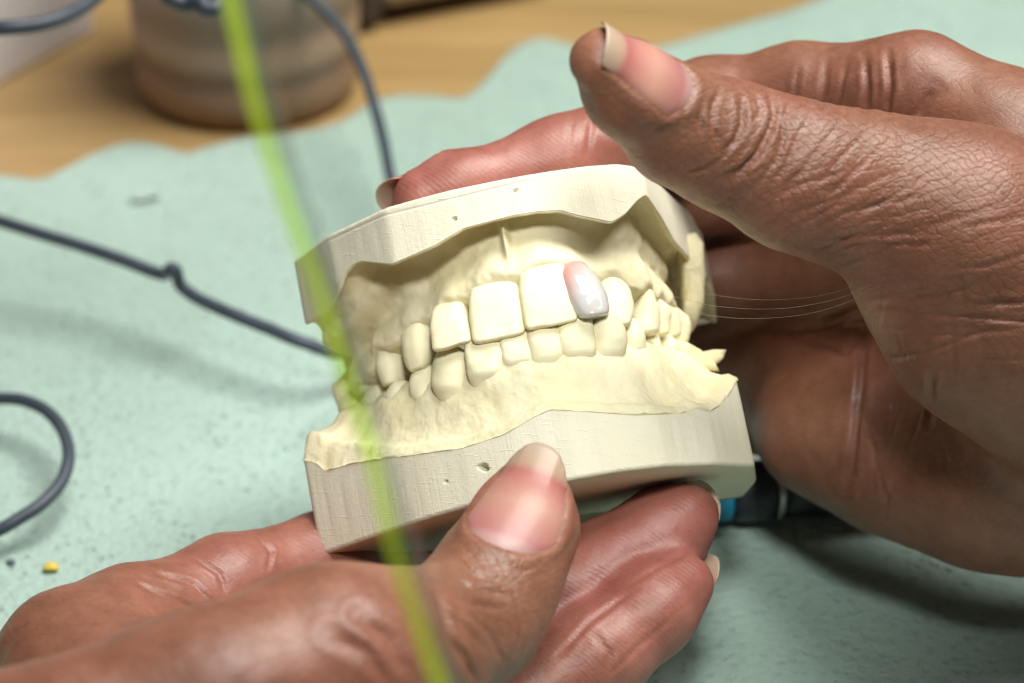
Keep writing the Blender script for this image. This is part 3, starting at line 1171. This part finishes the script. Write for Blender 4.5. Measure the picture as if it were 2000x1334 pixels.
rv, rf, rg = R.mesh(0.5)
hand_r = empty('hand', W(px2(1900, 600, -20)), 'right hand gripping the upper cast, wrinkled thumb on top and fingers curled behind', 'hand', 'hands holding the casts')
o1, top1 = nail(hand_r, R, rt[2], rt[0], n_rt, 15.6, 1.3, 59, cut=0.2, tipcut=0.08)
n_ri = np.array([-0.05, 0.55, -0.85])
o2, top2 = nail(hand_r, R, ri[2], ri[0], n_ri, 11.0, 2.6, 62, tipcut=0.2)
rv = nail_fold(rv, rg, top1)
rv = nail_fold(rv, rg, top2)
thumb_folds = [
    ([(1449, 188), (1452, 240), (1437, 272), (1412, 300)], 6, .75), ([(1506, 188), (1514, 225), (1500, 263), (1479, 302), (1450, 332), (1415, 352)], 7, .95),
    ([(1404, 176), (1392, 210), (1392, 250), (1408, 288)], 5, .5), ([(1371, 195), (1367, 240), (1377, 275)], 4, .4), ([(1478, 190), (1488, 216), (1470, 234)], 4, .4),
    ([(1548, 195), (1526, 235), (1530, 272), (1512, 320), (1462, 375)], 5, .55), ([(1590, 215), (1560, 262), (1535, 320), (1490, 380)], 4, .4),
    ([(1345, 160), (1340, 205), (1330, 250)], 4, .28), ([(1420, 300), (1380, 330), (1340, 340)], 4, .3), ([(1350, 215), (1385, 260), (1400, 300)], 3.5, .25),
    ([(1640, 240), (1600, 290), (1555, 345), (1510, 400)], 4, .35), ([(1690, 260), (1640, 310), (1580, 380)], 4, .3), ([(1740, 270), (1680, 325), (1600, 400)], 4, .28),
]
r2 = random.Random(5)
finger_folds_extra = []
for k in range(26):
    x0 = r2.uniform(1520, 1900)
    y0 = r2.uniform(270, 420) + (x0 - 1520) * 0.18
    L = r2.uniform(90, 210)
    sl = r2.uniform(0.25, 0.62)
    thumb_folds.append(([(x0, y0), (x0 - L * .5, y0 + L * .5 * sl + r2.uniform(-6, 6)), (x0 - L, y0 + L * sl)], r2.uniform(3, 4.5), r2.uniform(.10, .24)))
for k in range(16):
    x0 = r2.uniform(1720, 2000)
    y0 = r2.uniform(430, 760)
    L = r2.uniform(140, 320)
    sl = r2.uniform(-0.35, 0.1)
    thumb_folds.append(([(x0 + L * .5, y0 + L * .5 * sl), (x0, y0 + r2.uniform(-6, 6)), (x0 - L * .5, y0 - L * .5 * sl * .6)], r2.uniform(4, 6), r2.uniform(.12, .3)))
finger_folds = [([(1690, 110), (1695, 170), (1688, 230)], 7, .55), ([(1735, 100), (1738, 170), (1730, 232)], 7, .7), ([(1615, 120), (1608, 180), (1600, 220)], 6, .35),
                ([(1560, 130), (1552, 190)], 5, .25), ([(1655, 120), (1640, 190), (1630, 225)], 5, .3),
                ([(1690, 640), (1680, 760), (1662, 900), (1655, 960)], 8, .8), ([(1545, 655), (1650, 690), (1690, 650)], 7, .6), ([(1820, 730), (1815, 830)], 6, .5),
                ([(1500, 645), (1600, 640), (1690, 600)], 8, .7), ([(1160, 210), (1148, 300)], 6, .35), ([(1120, 222), (1108, 300)], 5, .2)]
for k in range(22):
    x0 = r2.uniform(1700, 2000)
    y0 = r2.uniform(560, 1000)
    L_ = r2.uniform(60, 170)
    an = r2.uniform(0.9, 2.0)
    dx_, dy_ = math.cos(an) * L_, math.sin(an) * L_
    finger_folds_extra.append(([(x0 - dx_ * .5, y0 - dy_ * .5), (x0 + r2.uniform(-6, 6), y0), (x0 + dx_ * .5, y0 + dy_ * .5)], r2.uniform(3, 5), r2.uniform(.08, .22)))
for pl, w_, d_ in thumb_folds:
    rv = fold(rv, rg, pl, w_, d_, zmin=-14)
rv = fold(rv, rg, [(1826, 170), (1806, 200), (1784, 236)], 11, .6, bulge=0.0)
for pl, w_, d_ in finger_folds + finger_folds_extra:
    rv = fold(rv, rg, pl, w_, d_)
x, y = project(rv)
dsp = 0.22 * vnoise(rv, 6.0, 5) + 0.08 * vnoise(rv, 2.2, 6)
rv = rv + rg * dsp[:, None]
pink = np.clip(near(rv, ri[:3], 11) * 1.1, 0, 1) + 0.6 * near(rv, [(1150, 160, 22), (1200, 250, 24)], 8) + 0.35 * near(rv, [(1400, 215, -20), (1720, 215, -16)], 9)
wr = np.clip(near(rv, [(1330, 230, 34), (1560, 300, 30), (1850, 360, 22), (2000, 480, 15)], 17) * 1.3, 0.32, 1.0)
wr = wr * (1 - np.clip(pink, 0, 1) * 0.8)
dk = near(rv, [(1400, 190, 36), (1500, 230, 34)], 9) * 0.8 + 0.3 * near(rv, [(1600, 230, 26), (1850, 270, 15)], 9)
mesh_obj('palm_and_fingers', rv, rf, MAT['skin'], hand_r, attrs={'pink': np.clip(pink, 0, 1), 'wrinkle': wr, 'dark': dk})

# ---------------------------------------------------------------- left hand (thumb against the lower cast, fingers below it)
L = Skin()
lt = [(1036, 968, 19, 72), (1020, 1035, 21, 101), (970, 1130, 25, 116)]
n_lt = np.array([-0.12, 0.18, 0.97])
L.chain(lt, 3.0)
L.chain([(970, 1130, 25, 116), (925, 1210, 29, 124), (760, 1290, 42, 160)], 4.0)
L.chain([(760, 1290, 42, 160), (640, 1310, 50, 190), (420, 1400, 58, 200), (60, 1560, 64, 260)], 6.0)
li = [(900, 1062, -42, 70), (790, 1075, -34, 88), (640, 1100, -22, 96), (450, 1150, -10, 100), (260, 1230, 2, 118), (150, 1310, 12, 140)]
L.chain(li, 3.5)
L.chain([(150, 1310, 12, 140), (230, 1480, 24, 220), (200, 1700, 40, 300)], 8.0)
lm = [(1338, 1010, -8, 68), (1290, 1048, -8, 84), (1190, 1115, -6, 92), (1000, 1230, -2, 100), (700, 1240, -6, 110), (400, 1400, 10, 150)]
L.chain(lm, 3.0)
lr = [(1330, 1143, 0, 64), (1278, 1190, 2, 82), (1170, 1280, 5, 92), (960, 1420, 10, 104), (500, 1560, 20, 160)]
L.chain(lr, 3.0)
L.chain([(500, 1560, 20, 160), (380, 1500, 25, 240), (200, 1700, 40, 300)], 8.0)
lv, lf, lg = L.mesh(0.5)
hand_l = empty('hand', W(px2(300, 1400, 20)), 'left hand cupping the lower cast from below, thumbnail facing out and two fingertips showing', 'hand', 'hands holding the casts')
o1, top1 = nail(hand_l, L, lt[2], lt[0], n_lt, 17.2, 1.8, 56, cut=0.30, tipcut=0.26)
o2, top2 = nail(hand_l, L, lm[2], lm[0], np.array([0.55, 0.40, -0.75]), 10.5, 2.8, 60)
o3, top3 = nail(hand_l, L, lr[2], lr[0], np.array([0.60, 0.50, -0.62]), 10.5, 5.0, 60)
for tp in (top1, top2, top3):
    lv = nail_fold(lv, lg, tp)
lfolds = [([(880, 1085), (930, 1125), (1000, 1142)], 5, .3), ([(865, 1112), (920, 1150), (1000, 1165)], 5, .4), ([(858, 1145), (915, 1180), (985, 1192)], 5, .36),
          ([(850, 1180), (905, 1222), (950, 1268)], 5, .4), ([(915, 1195), (960, 1240), (985, 1300)], 5, .3), ([(870, 1240), (910, 1280), (930, 1334)], 5, .3), ([(1000, 1120), (1040, 1110), (1075, 1080)], 4, .2), ([(1000, 1150), (1020, 1210), (1010, 1280)], 5, .3),
          ([(700, 1200), (760, 1250), (800, 1334)], 15, .55), ([(640, 1240), (720, 1275), (780, 1360)], 15, .4), ([(850, 1160), (880, 1240), (930, 1330)], 7, .5),
          ([(500, 1045), (530, 1075), (525, 1110)], 5, .4), ([(380, 1085), (430, 1120), (445, 1170)], 5, .35), ([(300, 1115), (380, 1140), (420, 1185)], 5, .4), ([(250, 1130), (340, 1170), (400, 1200)], 5, .3),
          ([(1240, 1150), (1150, 1215), (1090, 1280)], 6, .45), ([(1370, 1065), (1280, 1110), (1180, 1170)], 5, .25), ([(1160, 1240), (1190, 1275), (1190, 1310)], 6, .3), ([(1330, 1190), (1250, 1260), (1180, 1330)], 5, .22)]
for pl, w_, d_ in lfolds:
    lv = fold(lv, lg, pl, w_, d_, zmin=-40)
dsp = 0.22 * vnoise(lv, 6.0, 15) + 0.08 * vnoise(lv, 2.2, 16)
lv = lv + lg * dsp[:, None]
pink = 0.8 * near(lv, lm[:3], 11) + 0.9 * near(lv, lr[:3], 12) + 0.6 * near(lv, [(430, 1120, -2), (800, 1075, -30)], 10) + 0.35 * near(lv, lt[:2], 10)
wr = np.clip(near(lv, [(960, 1140, 34), (880, 1200, 36), (760, 1270, 52)], 12) * 1.0, 0.3, 1) * (1 - 0.8 * np.clip(pink, 0, 1))
dk = near(lv, [(960, 1130, 36), (900, 1180, 40)], 8) * 0.35
mesh_obj('palm_and_fingers', lv, lf, MAT['skin'], hand_l, attrs={'pink': np.clip(pink, 0, 1), 'wrinkle': wr, 'dark': dk})

# ------------------------------------------------------------------ desk, mat and the things behind
def world_box(name, cx, cy, z0, sx, sy, sz, rz, mat, parent=None, bev=1.5):
    """bevelled box standing on z0, world mm"""
    import bmesh
    bm = bmesh.new()
    bmesh.ops.create_cube(bm, size=1.0)
    for v in bm.verts:
        v.co = Vector((v.co.x * sx, v.co.y * sy, (v.co.z + 0.5) * sz))
    bmesh.ops.bevel(bm, geom=list(bm.edges), offset=bev, segments=3, affect='EDGES', profile=0.5)
    c, s = math.cos(rz), math.sin(rz)
    vs = [(cx + v.co.x * c - v.co.y * s, cy + v.co.x * s + v.co.y * c, z0 + v.co.z) for v in bm.verts]
    bm.verts.index_update()
    fs = [tuple(v.index for v in f.verts) for f in bm.faces]
    bm.free()
    org = (cx * .001, cy * .001, z0 * .001)
    return mesh_obj(name, np.array(vs), fs, mat, parent, smooth=False, world_mm=True, origin=None if parent else org)


dv = [(-900, -500, 0), (900, -500, 0), (900, 900, 0), (-900, 900, 0), (-900, -500, -25), (900, -500, -25), (900, 900, -25), (-900, 900, -25)]
desk = mesh_obj('desk', np.array(dv, float), [(0, 1, 2, 3), (7, 6, 5, 4), (0, 4, 5, 1), (1, 5, 6, 2), (2, 6, 7, 3), (3, 7, 4, 0)], MAT['wood'], None, smooth=False, world_mm=True)
desk['kind'] = 'structure'

# mat with its wavy far edge
edge_px = [(-260, 420), (-120, 330), (0, 341), (70, 349), (110, 337), (160, 312), (205, 290), (250, 276), (300, 280), (360, 297), (405, 286), (480, 271), (560, 262), (650, 240), (690, 222),
           (725, 198), (780, 186), (850, 187), (905, 190), (940, 170), (965, 146), (1010, 104), (1060, 89), (1110, 110), (1170, 128), (1240, 112), (1300, 92), (1390, 60), (1480, 35), (1540, 20), (1600, -4), (1700, -40), (1900, -60), (2300, -70)]
ep = np.array([desk_pt(a, b, 1.5)[:2] for a, b in edge_px])
ep = crom(ep, 420)
NX, NY = len(ep), 150
V = np.zeros((NY, NX, 3))
for j in range(NY):
    f = (j / (NY - 1)) ** 0.9
    V[j, :, 0] = ep[:, 0] * (1.0 - 0.0 * f) + (np.linspace(-330, 330, NX) - ep[:, 0]) * (1 - f)
    V[j, :, 1] = -170 + (ep[:, 1] + 170) * f
P = V.reshape(-1, 3)
ff = np.repeat(np.linspace(0, 1, NY), NX)
flat2 = np.stack([P[:, 0], P[:, 1], 0 * P[:, 0]], -1)
z = 1.6 + 0.9 * vnoise(flat2, 55, 31) * 0.8 + 0.25 * vnoise(flat2, 14, 32)
bp = desk_pt(1010, 130, 2)
z += 3.0 * np.exp(-(np.hypot(P[:, 0] - bp[0] - 14, P[:, 1] - bp[1]) / 20) ** 2)
z += 1.2 * np.clip(vnoise(flat2, 26, 33), 0, 1) * np.clip((ff - 0.8) / 0.2, 0, 1)
for (x0, y0, x1, y1, hh) in [(-120, 20, 60, 75, .8), (-60, -60, -20, 90, .5), (20, -80, 120, 10, .7), (60, 40, 110, 150, .8), (-140, 60, -60, 100, .6)]:
    ll = math.hypot(x1 - x0, y1 - y0)
    dl = ((P[:, 0] - x0) * (y1 - y0) - (P[:, 1] - y0) * (x1 - x0)) / ll + 2.0 * vnoise(flat2, 18, 41)
    tl_ = ((P[:, 0] - x0) * (x1 - x0) + (P[:, 1] - y0) * (y1 - y0)) / ll ** 2
    z += hh * np.exp(-(dl / 2.6) ** 2) * np.clip(1 - np.abs(tl_ - .5) * 1.6, 0, 1)
P[:, 2] = np.maximum(z, 0.9)
low = P.copy()
low[:, 2] = np.maximum(low[:, 2] - 0.8, 0.08)
nV = len(P)
F = [tuple(x) for x in grid_faces(NY, NX)] + [tuple(x + nV) for x in grid_faces(NY, NX, flip=True)]
ring = [j for j in range(NX)] + [i * NX + NX - 1 for i in range(1, NY)] + [(NY - 1) * NX + j for j in range(NX - 2, -1, -1)] + [i * NX for i in range(NY - 2, 0, -1)]
for a, b in zip(ring, ring[1:] + ring[:1]):
    F.append((b, a, a + nV, b + nV))
mat_o = mesh_obj('work_mat', np.concatenate([P, low]), F, MAT['mat'], None, world_mm=True)
tag(mat_o, 'mint green fabric work mat with a wavy edge lying on the wooden desk', 'mat')


# round banded pot behind
def m_pot():
    n = NT('pot_glaze')
    c = n.coord()
    sep = n.n('ShaderNodeSeparateXYZ')
    n.l(c, sep.inputs[0])
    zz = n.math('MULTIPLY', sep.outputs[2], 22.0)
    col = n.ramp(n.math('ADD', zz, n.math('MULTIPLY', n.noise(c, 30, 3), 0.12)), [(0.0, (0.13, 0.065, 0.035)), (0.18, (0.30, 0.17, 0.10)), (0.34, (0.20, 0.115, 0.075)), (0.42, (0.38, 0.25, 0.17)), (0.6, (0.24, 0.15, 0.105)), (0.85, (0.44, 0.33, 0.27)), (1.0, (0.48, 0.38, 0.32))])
    return n.fin(col, 0.4, n.bump(n.noise(c, 300, 3), 0.2, 0.0004))


MAT['pot'] = m_pot()
pc = desk_pt(487, 172, 0)
prof = [(0.5, 0.4), (22, 0.4), (24.2, 1.2), (25.2, 4), (25.4, 9), (24.7, 10.5), (25.2, 12), (25.8, 20), (25.2, 21.6), (25.9, 23.2), (26.6, 38), (26.2, 39.6), (26.9, 41.2), (27.4, 60), (28.3, 62), (28.3, 65), (27.2, 66.4), (25.6, 65), (25, 40), (24, 8), (0.5, 7)]
Vp, Fp = lathe(prof, 64)
pot_loc = (pc[0] * .001, pc[1] * .001, 0)
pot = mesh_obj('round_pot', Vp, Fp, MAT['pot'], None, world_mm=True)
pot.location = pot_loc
tag(pot, 'round brown pot with turned bands standing behind the mat', 'pot')
# something red hanging over its front rim
MAT['red'] = m_simple('red_plastic', (0.30, 0.035, 0.03), 0.4)
a0 = desk_pt(505, 30, 40)
rc = W(px2(512, 10, -246))
tl = []
for k, (dx_, dz_) in enumerate([(-2, 10), (-1, 3), (0, -4), (1.5, -10)]):
    tl.append((rc[0] * 1000 + dx_, rc[1] * 1000, rc[2] * 1000 + dz_))
Vr, Fr = tube(crom(tl, 24), np.interp(np.linspace(0, 1, 24), [0, .1, .8, .95, 1], [4.5, 6.0, 6.0, 4.5, 1.0]), 18)
Vr[:, 1] = rc[1] * 1000 + (Vr[:, 1] - rc[1] * 1000) * 0.5
red = mesh_obj('red_clip', Vr, Fr, MAT['red'], None, world_mm=True)
tag(red, 'small red plastic clip on the front of the brown pot', 'clip')

# pale box at the left edge
MAT['pale'] = m_simple('pale_grey_card', (0.72, 0.70, 0.71), 0.7, 0.06, 60)
c0 = desk_pt(185, 62, 0)
c1 = desk_pt(0, 166, 0)
dd = c1 - c0
rz = math.atan2(-dd[1], -dd[0])
L1 = 120.0
ctr = c0[:2] + (dd[:2] / np.linalg.norm(dd[:2])) * L1 * 0.5 + np.array([-math.sin(rz), math.cos(rz)]) * 45
bx = world_box('grey_box', ctr[0], ctr[1], 0.0, L1, 90, 60, rz, MAT['pale'], None, 1.0)
tag(bx, 'pale grey box at the left edge of the desk behind the mat', 'box')

# beige block with a dark end cap, back of the desk
MAT['beige'] = m_simple('beige_plastic', (0.34, 0.29, 0.20), 0.55, 0.08, 60)
MAT['dark'] = m_simple('dark_plastic', (0.055, 0.042, 0.038), 0.45)
c0 = desk_pt(705, 68, 0)
c1 = desk_pt(1090, -6, 0)
dd = (c1 - c0)[:2]
ln = np.linalg.norm(dd)
rz = math.atan2(dd[1], dd[0])
u_ = dd / ln
n_ = np.array([-u_[1], u_[0]])
blk = empty('tool_case', ((c0[0]) * .001, c0[1] * .001, 0.003), 'beige tool case with a dark end lying at the back of the desk', 'case')
mid = c0[:2] + u_ * (ln * 0.56) + n_ * 17
world_box('case_body', mid[0], mid[1], 5.0, ln * 0.9, 34, 30, rz, MAT['beige'], blk, 3.0)
mid = c0[:2] + u_ * (ln * 0.045) + n_ * 17
world_box('end_cap', mid[0], mid[1], 2.0, ln * 0.14, 37, 34, rz, MAT['dark'], blk, 3.0)


# cables
def cable(name, pts, rad, label, straight=False):
    """pts: (px, py, height above the desk mm)"""
    wp = np.array([desk_pt(a, b, h) for a, b, h in pts])
    path = crom(wp, 30 * len(wp))
    Vc, Fc = tube(path, rad, 16)
    o = mesh_obj(name, Vc, Fc, MAT['cable'], None, world_mm=True)
    return tag(o, label, 'cable', 'cables on the desk')


cable('cable', [(-60, 415, 22), (0, 432, 21), (80, 457, 20), (160, 481, 19), (240, 508, 18), (300, 531, 17), (322, 536, 17.5), (334, 524, 21), (344, 530, 20), (352, 556, 16), (385, 582, 15), (450, 612, 15), (520, 640, 14), (590, 668, 13), (680, 690, 9), (800, 660, 5), (880, 600, 5), (860, 500, 8), (790, 420, 14), (764, 350, 18), (750, 280, 20), (732, 210, 22), (706, 130, 25), (668, 60, 28), (610, 0, 32), (540, -50, 36)], 1.2,
      'long grey blue cable with a small kink passing behind the plaster casts')
cable('cable', [(-120, 800, 5), (-50, 783, 8), (0, 778, 10), (50, 783, 11), (95, 806, 11), (125, 846, 11), (134, 895, 11), (118, 944, 10), (80, 985, 9), (35, 1014, 8), (0, 1034, 7), (-60, 1060, 5)], 1.12,
      'grey blue cable looping in from the left edge above the green mat')
cable('cable', [(-60, 62, 62), (0, 55, 64), (60, 50, 64), (110, 38, 64), (150, 20, 64), (190, -8, 64), (240, -60, 62)], 1.4,
      'dark cable crossing in front of the pale grey box')
cable('cable', [(300, -40, 68), (330, -6, 67), (365, 8, 66), (392, 2, 67), (400, 16, 66), (425, 14, 66), (432, -10, 67), (440, -50, 68)], 1.5,
      'short dark cable looped over the rim of the brown pot')

# dark handpiece lying on the mat beneath the right hand
MAT['ink'] = m_simple('black_rubber', (0.018, 0.024, 0.032), 0.38)
MAT['cyan'] = m_simple('cyan_plastic', (0.02, 0.33, 0.55), 0.35)
MAT['steel'] = m_simple('steel', (0.5, 0.5, 0.5), 0.3, Metallic=1.0)
hp = empty('handpiece', desk_pt(1480, 960, 2) * .001, 'black handpiece with a cyan ring lying on the mat under the right hand', 'handpiece')
h0 = desk_pt(1385, 966, 8)
h1 = desk_pt(1850, 930, 8)
dirh = (h1 - h0) / np.linalg.norm(h1 - h0)


def hp_seg(name, s0, s1, r0, r1, m):
    q = np.array([h0 + dirh * s for s in np.linspace(s0, s1, 10)])
    a, b = tube(q, np.interp(np.linspace(0, 1, 10), [0, .06, .94, 1], [r0 * .9, r0, r1, r1 * .9]), 24)
    mesh_obj(name, a, b, m, hp, world_mm=True)


hp_seg('nose', -8, 0, 2.2, 3.8, MAT['steel'])
hp_seg('ring', 0.05, 3.6, 4.7, 4.7, MAT['cyan'])
hp_seg('grip', 3.7, 11.0, 5.0, 5.4, MAT['ink'])
hp_seg('collar', 11.05, 12.2, 5.45, 5.45, MAT['steel'])
hp_seg('barrel', 12.3, 58, 5.3, 5.6, MAT['ink'])

# crumbs on the mat
MAT['crumb'] = m_simple('yellow_wax', (0.62, 0.47, 0.06), 0.5)
MAT['speck'] = m_simple('grey_speck', (0.10, 0.14, 0.15), 0.7)


def crumb(px, py, r, mat, name, label, seed, sq=(1.3, 1, .7)):
    import bmesh
    bm = bmesh.new()
    bmesh.ops.create_icosphere(bm, subdivisions=3, radius=1.0)
    vs = np.array([v.co[:] for v in bm.verts])
    fs = [tuple(v.index for v in f.verts) for f in bm.faces]
    bm.free()
    vs = vs * (1 + 0.25 * vnoise(vs, 0.8, seed))[:, None] * np.array(sq) * r
    c = desk_pt(px, py, 2.2)
    o = mesh_obj(name, vs + c + np.array([0, 0, r * sq[2] * .7]), fs, mat, None, world_mm=True)
    return tag(o, label, 'crumb')


crumb(100, 1112, 1.0, MAT['crumb'], 'wax_crumb', 'small yellow wax crumb on the mat at the lower left', 3)
crumb(22, 1100, 0.6, MAT['speck'], 'grit_speck', 'tiny dark grey speck on the mat beside the yellow crumb', 4)
# clear glass splinter
gn = NT('clear_glass')
gn.fin((0.85, 0.95, 0.90), 0.1, None, Transmission_Weight=0.6, IOR=1.25)
sc0 = desk_pt(285, 388, 2.2)
ch = world_box('glass_chip', sc0[0], sc0[1], 2.0, 6.0, 1.8, 1.4, 0.42, gn.m, None, 0.4)
tag(ch, 'small clear glass chip lying on the green mat beyond the cable', 'chip')

# ------------------------------------------------------------------ acrylic splash shield between the lens and the hands
def m_pane():
    n = NT('acrylic_pane')
    tr = n.n('ShaderNodeBsdfTransparent')
    tr.inputs[0].default_value = (0.985, 0.995, 0.985, 1)
    gl = n.n('ShaderNodeBsdfGlossy')
    gl.inputs['Roughness'].default_value = 0.03
    fr = n.n('ShaderNodeFresnel')
    fr.inputs[0].default_value = 1.2
    mx = n.n('ShaderNodeMixShader')
    n.l(fr.outputs[0], mx.inputs[0]); n.l(tr.outputs[0], mx.inputs[1]); n.l(gl.outputs[0], mx.inputs[2])
    n.l(mx.outputs[0], n.out.inputs[0])
    return n.m


def m_edge(name, tint, dif, f):
    n = NT(name)
    c = n.coord()
    tr = n.n('ShaderNodeBsdfTransparent')
    tr.inputs[0].default_value = (*tint, 1)
    di = n.n('ShaderNodeBsdfTranslucent')
    di.inputs[0].default_value = (*dif, 1)
    d2 = n.n('ShaderNodeBsdfDiffuse')
    d2.inputs[0].default_value = (*dif, 1)
    ad = n.n('ShaderNodeAddShader')
    n.l(di.outputs[0], ad.inputs[0]); n.l(d2.outputs[0], ad.inputs[1])
    mx = n.n('ShaderNodeMixShader')
    n.l(n.math('MULTIPLY_ADD', n.noise(c, 22, 2), 0.55, f - 0.27), mx.inputs[0])
    n.l(tr.outputs[0], mx.inputs[1]); n.l(ad.outputs[0], mx.inputs[2])
    n.l(mx.outputs[0], n.out.inputs[0])
    return n.m


MAT['pane'] = m_pane()
MAT['lime'] = m_edge('acrylic_edge', (0.86, 0.97, 0.76), (0.46, 0.58, 0.06), 0.25)
MAT['bevel'] = m_edge('acrylic_bevel', (0.88, 0.90, 0.89), (0.12, 0.15, 0.13), 0.2)
line = crom([px2(a, b, 122) for a, b in [(405, -180), (452, 0), (502, 210), (560, 390), (622, 560), (680, 740), (730, 900), (765, 1050), (812, 1200), (862, 1340), (925, 1500)]], 80)
shield = empty('splash_shield', W(px2(860, 1340, 90)), 'clear acrylic splash shield with a lime green edge running diagonally in front of the casts', 'shield')
wd = 40 * S * (D - 122) / D
ex = np.array([1.0, -0.06, 0.0])
ez = np.array([0.0, 0.0, 1.0])


def strip(name, x0, x1, z0, z1, mat):
    a = line + ex * x0 + ez * z0
    b = line + ex * x1 + ez * z1
    c = b - ez * 2.0
    d_ = a - ez * 2.0
    V = np.concatenate([a, b, c, d_])
    n = len(line)
    F = []
    for i in range(n - 1):
        for k in range(4):
            k2 = (k + 1) % 4
            F.append((k * n + i, k2 * n + i, k2 * n + i + 1, k * n + i + 1))
    F += [(0, 3 * n, 2 * n, n), (n - 1, 2 * n - 1, 3 * n - 1, 4 * n - 1)]
    mesh_obj(name, V, F, mat, shield, smooth=False)


strip('lit_edge', -wd * .55, wd * .45, 0, 0, MAT['lime'])
strip('bevelled_edge', wd * .46, wd * 1.15, 0, -0.6, MAT['bevel'])
a = line + ex * (wd * 1.16) + ez * (-0.9)
b = line + np.array([150.0, -8.0, -26.0])
pv = []
for off in (0, -3.0):
    pv.append(a + ez * off)
    pv.append(b + ez * off)
n = len(line)
Vq = np.concatenate(pv)
Fq = []
for i in range(n - 1):
    Fq.append((i, n + i, n + i + 1, i + 1))
    Fq.append((2 * n + i + 1, 3 * n + i + 1, 3 * n + i, 2 * n + i))
    Fq.append((i + 1, 2 * n + i + 1, 2 * n + i, i))
    Fq.append((n + i, 3 * n + i, 3 * n + i + 1, n + i + 1))
Fq += [(0, 2 * n, 3 * n, n), (n - 1, 2 * n - 1, 4 * n - 1, 3 * n - 1)]
mesh_obj('pane', Vq, Fq, MAT['pane'], shield, smooth=False)


# hair-fine fibres that catch the light between the casts and the palm
MAT['fibre'] = m_simple('pale_fibre', (0.45, 0.38, 0.32), 0.4)
for k, pts in enumerate([[(1312, 578, -14), (1400, 598, -4), (1520, 603, 4), (1630, 585, 9), (1700, 556, 14)],
                         [(1352, 612, -18), (1450, 622, -6), (1560, 616, 3), (1650, 592, 9), (1705, 562, 14)],
                         [(1368, 572, -22), (1470, 585, -8), (1570, 582, 2), (1640, 568, 8), (1690, 545, 13)]]):
    path = crom(np.array([px2(*q) for q in pts]), 60)
    a_, b_ = tube(path, 0.02, 6)
    o = mesh_obj('fibre', a_, b_, MAT['fibre'], None)
    tag(o, 'hair fine pale fibre by the right palm, ' + ('longest, from the side teeth', 'lowest of the three', 'topmost of the three')[k], 'fibre', 'fine fibres by the right palm')
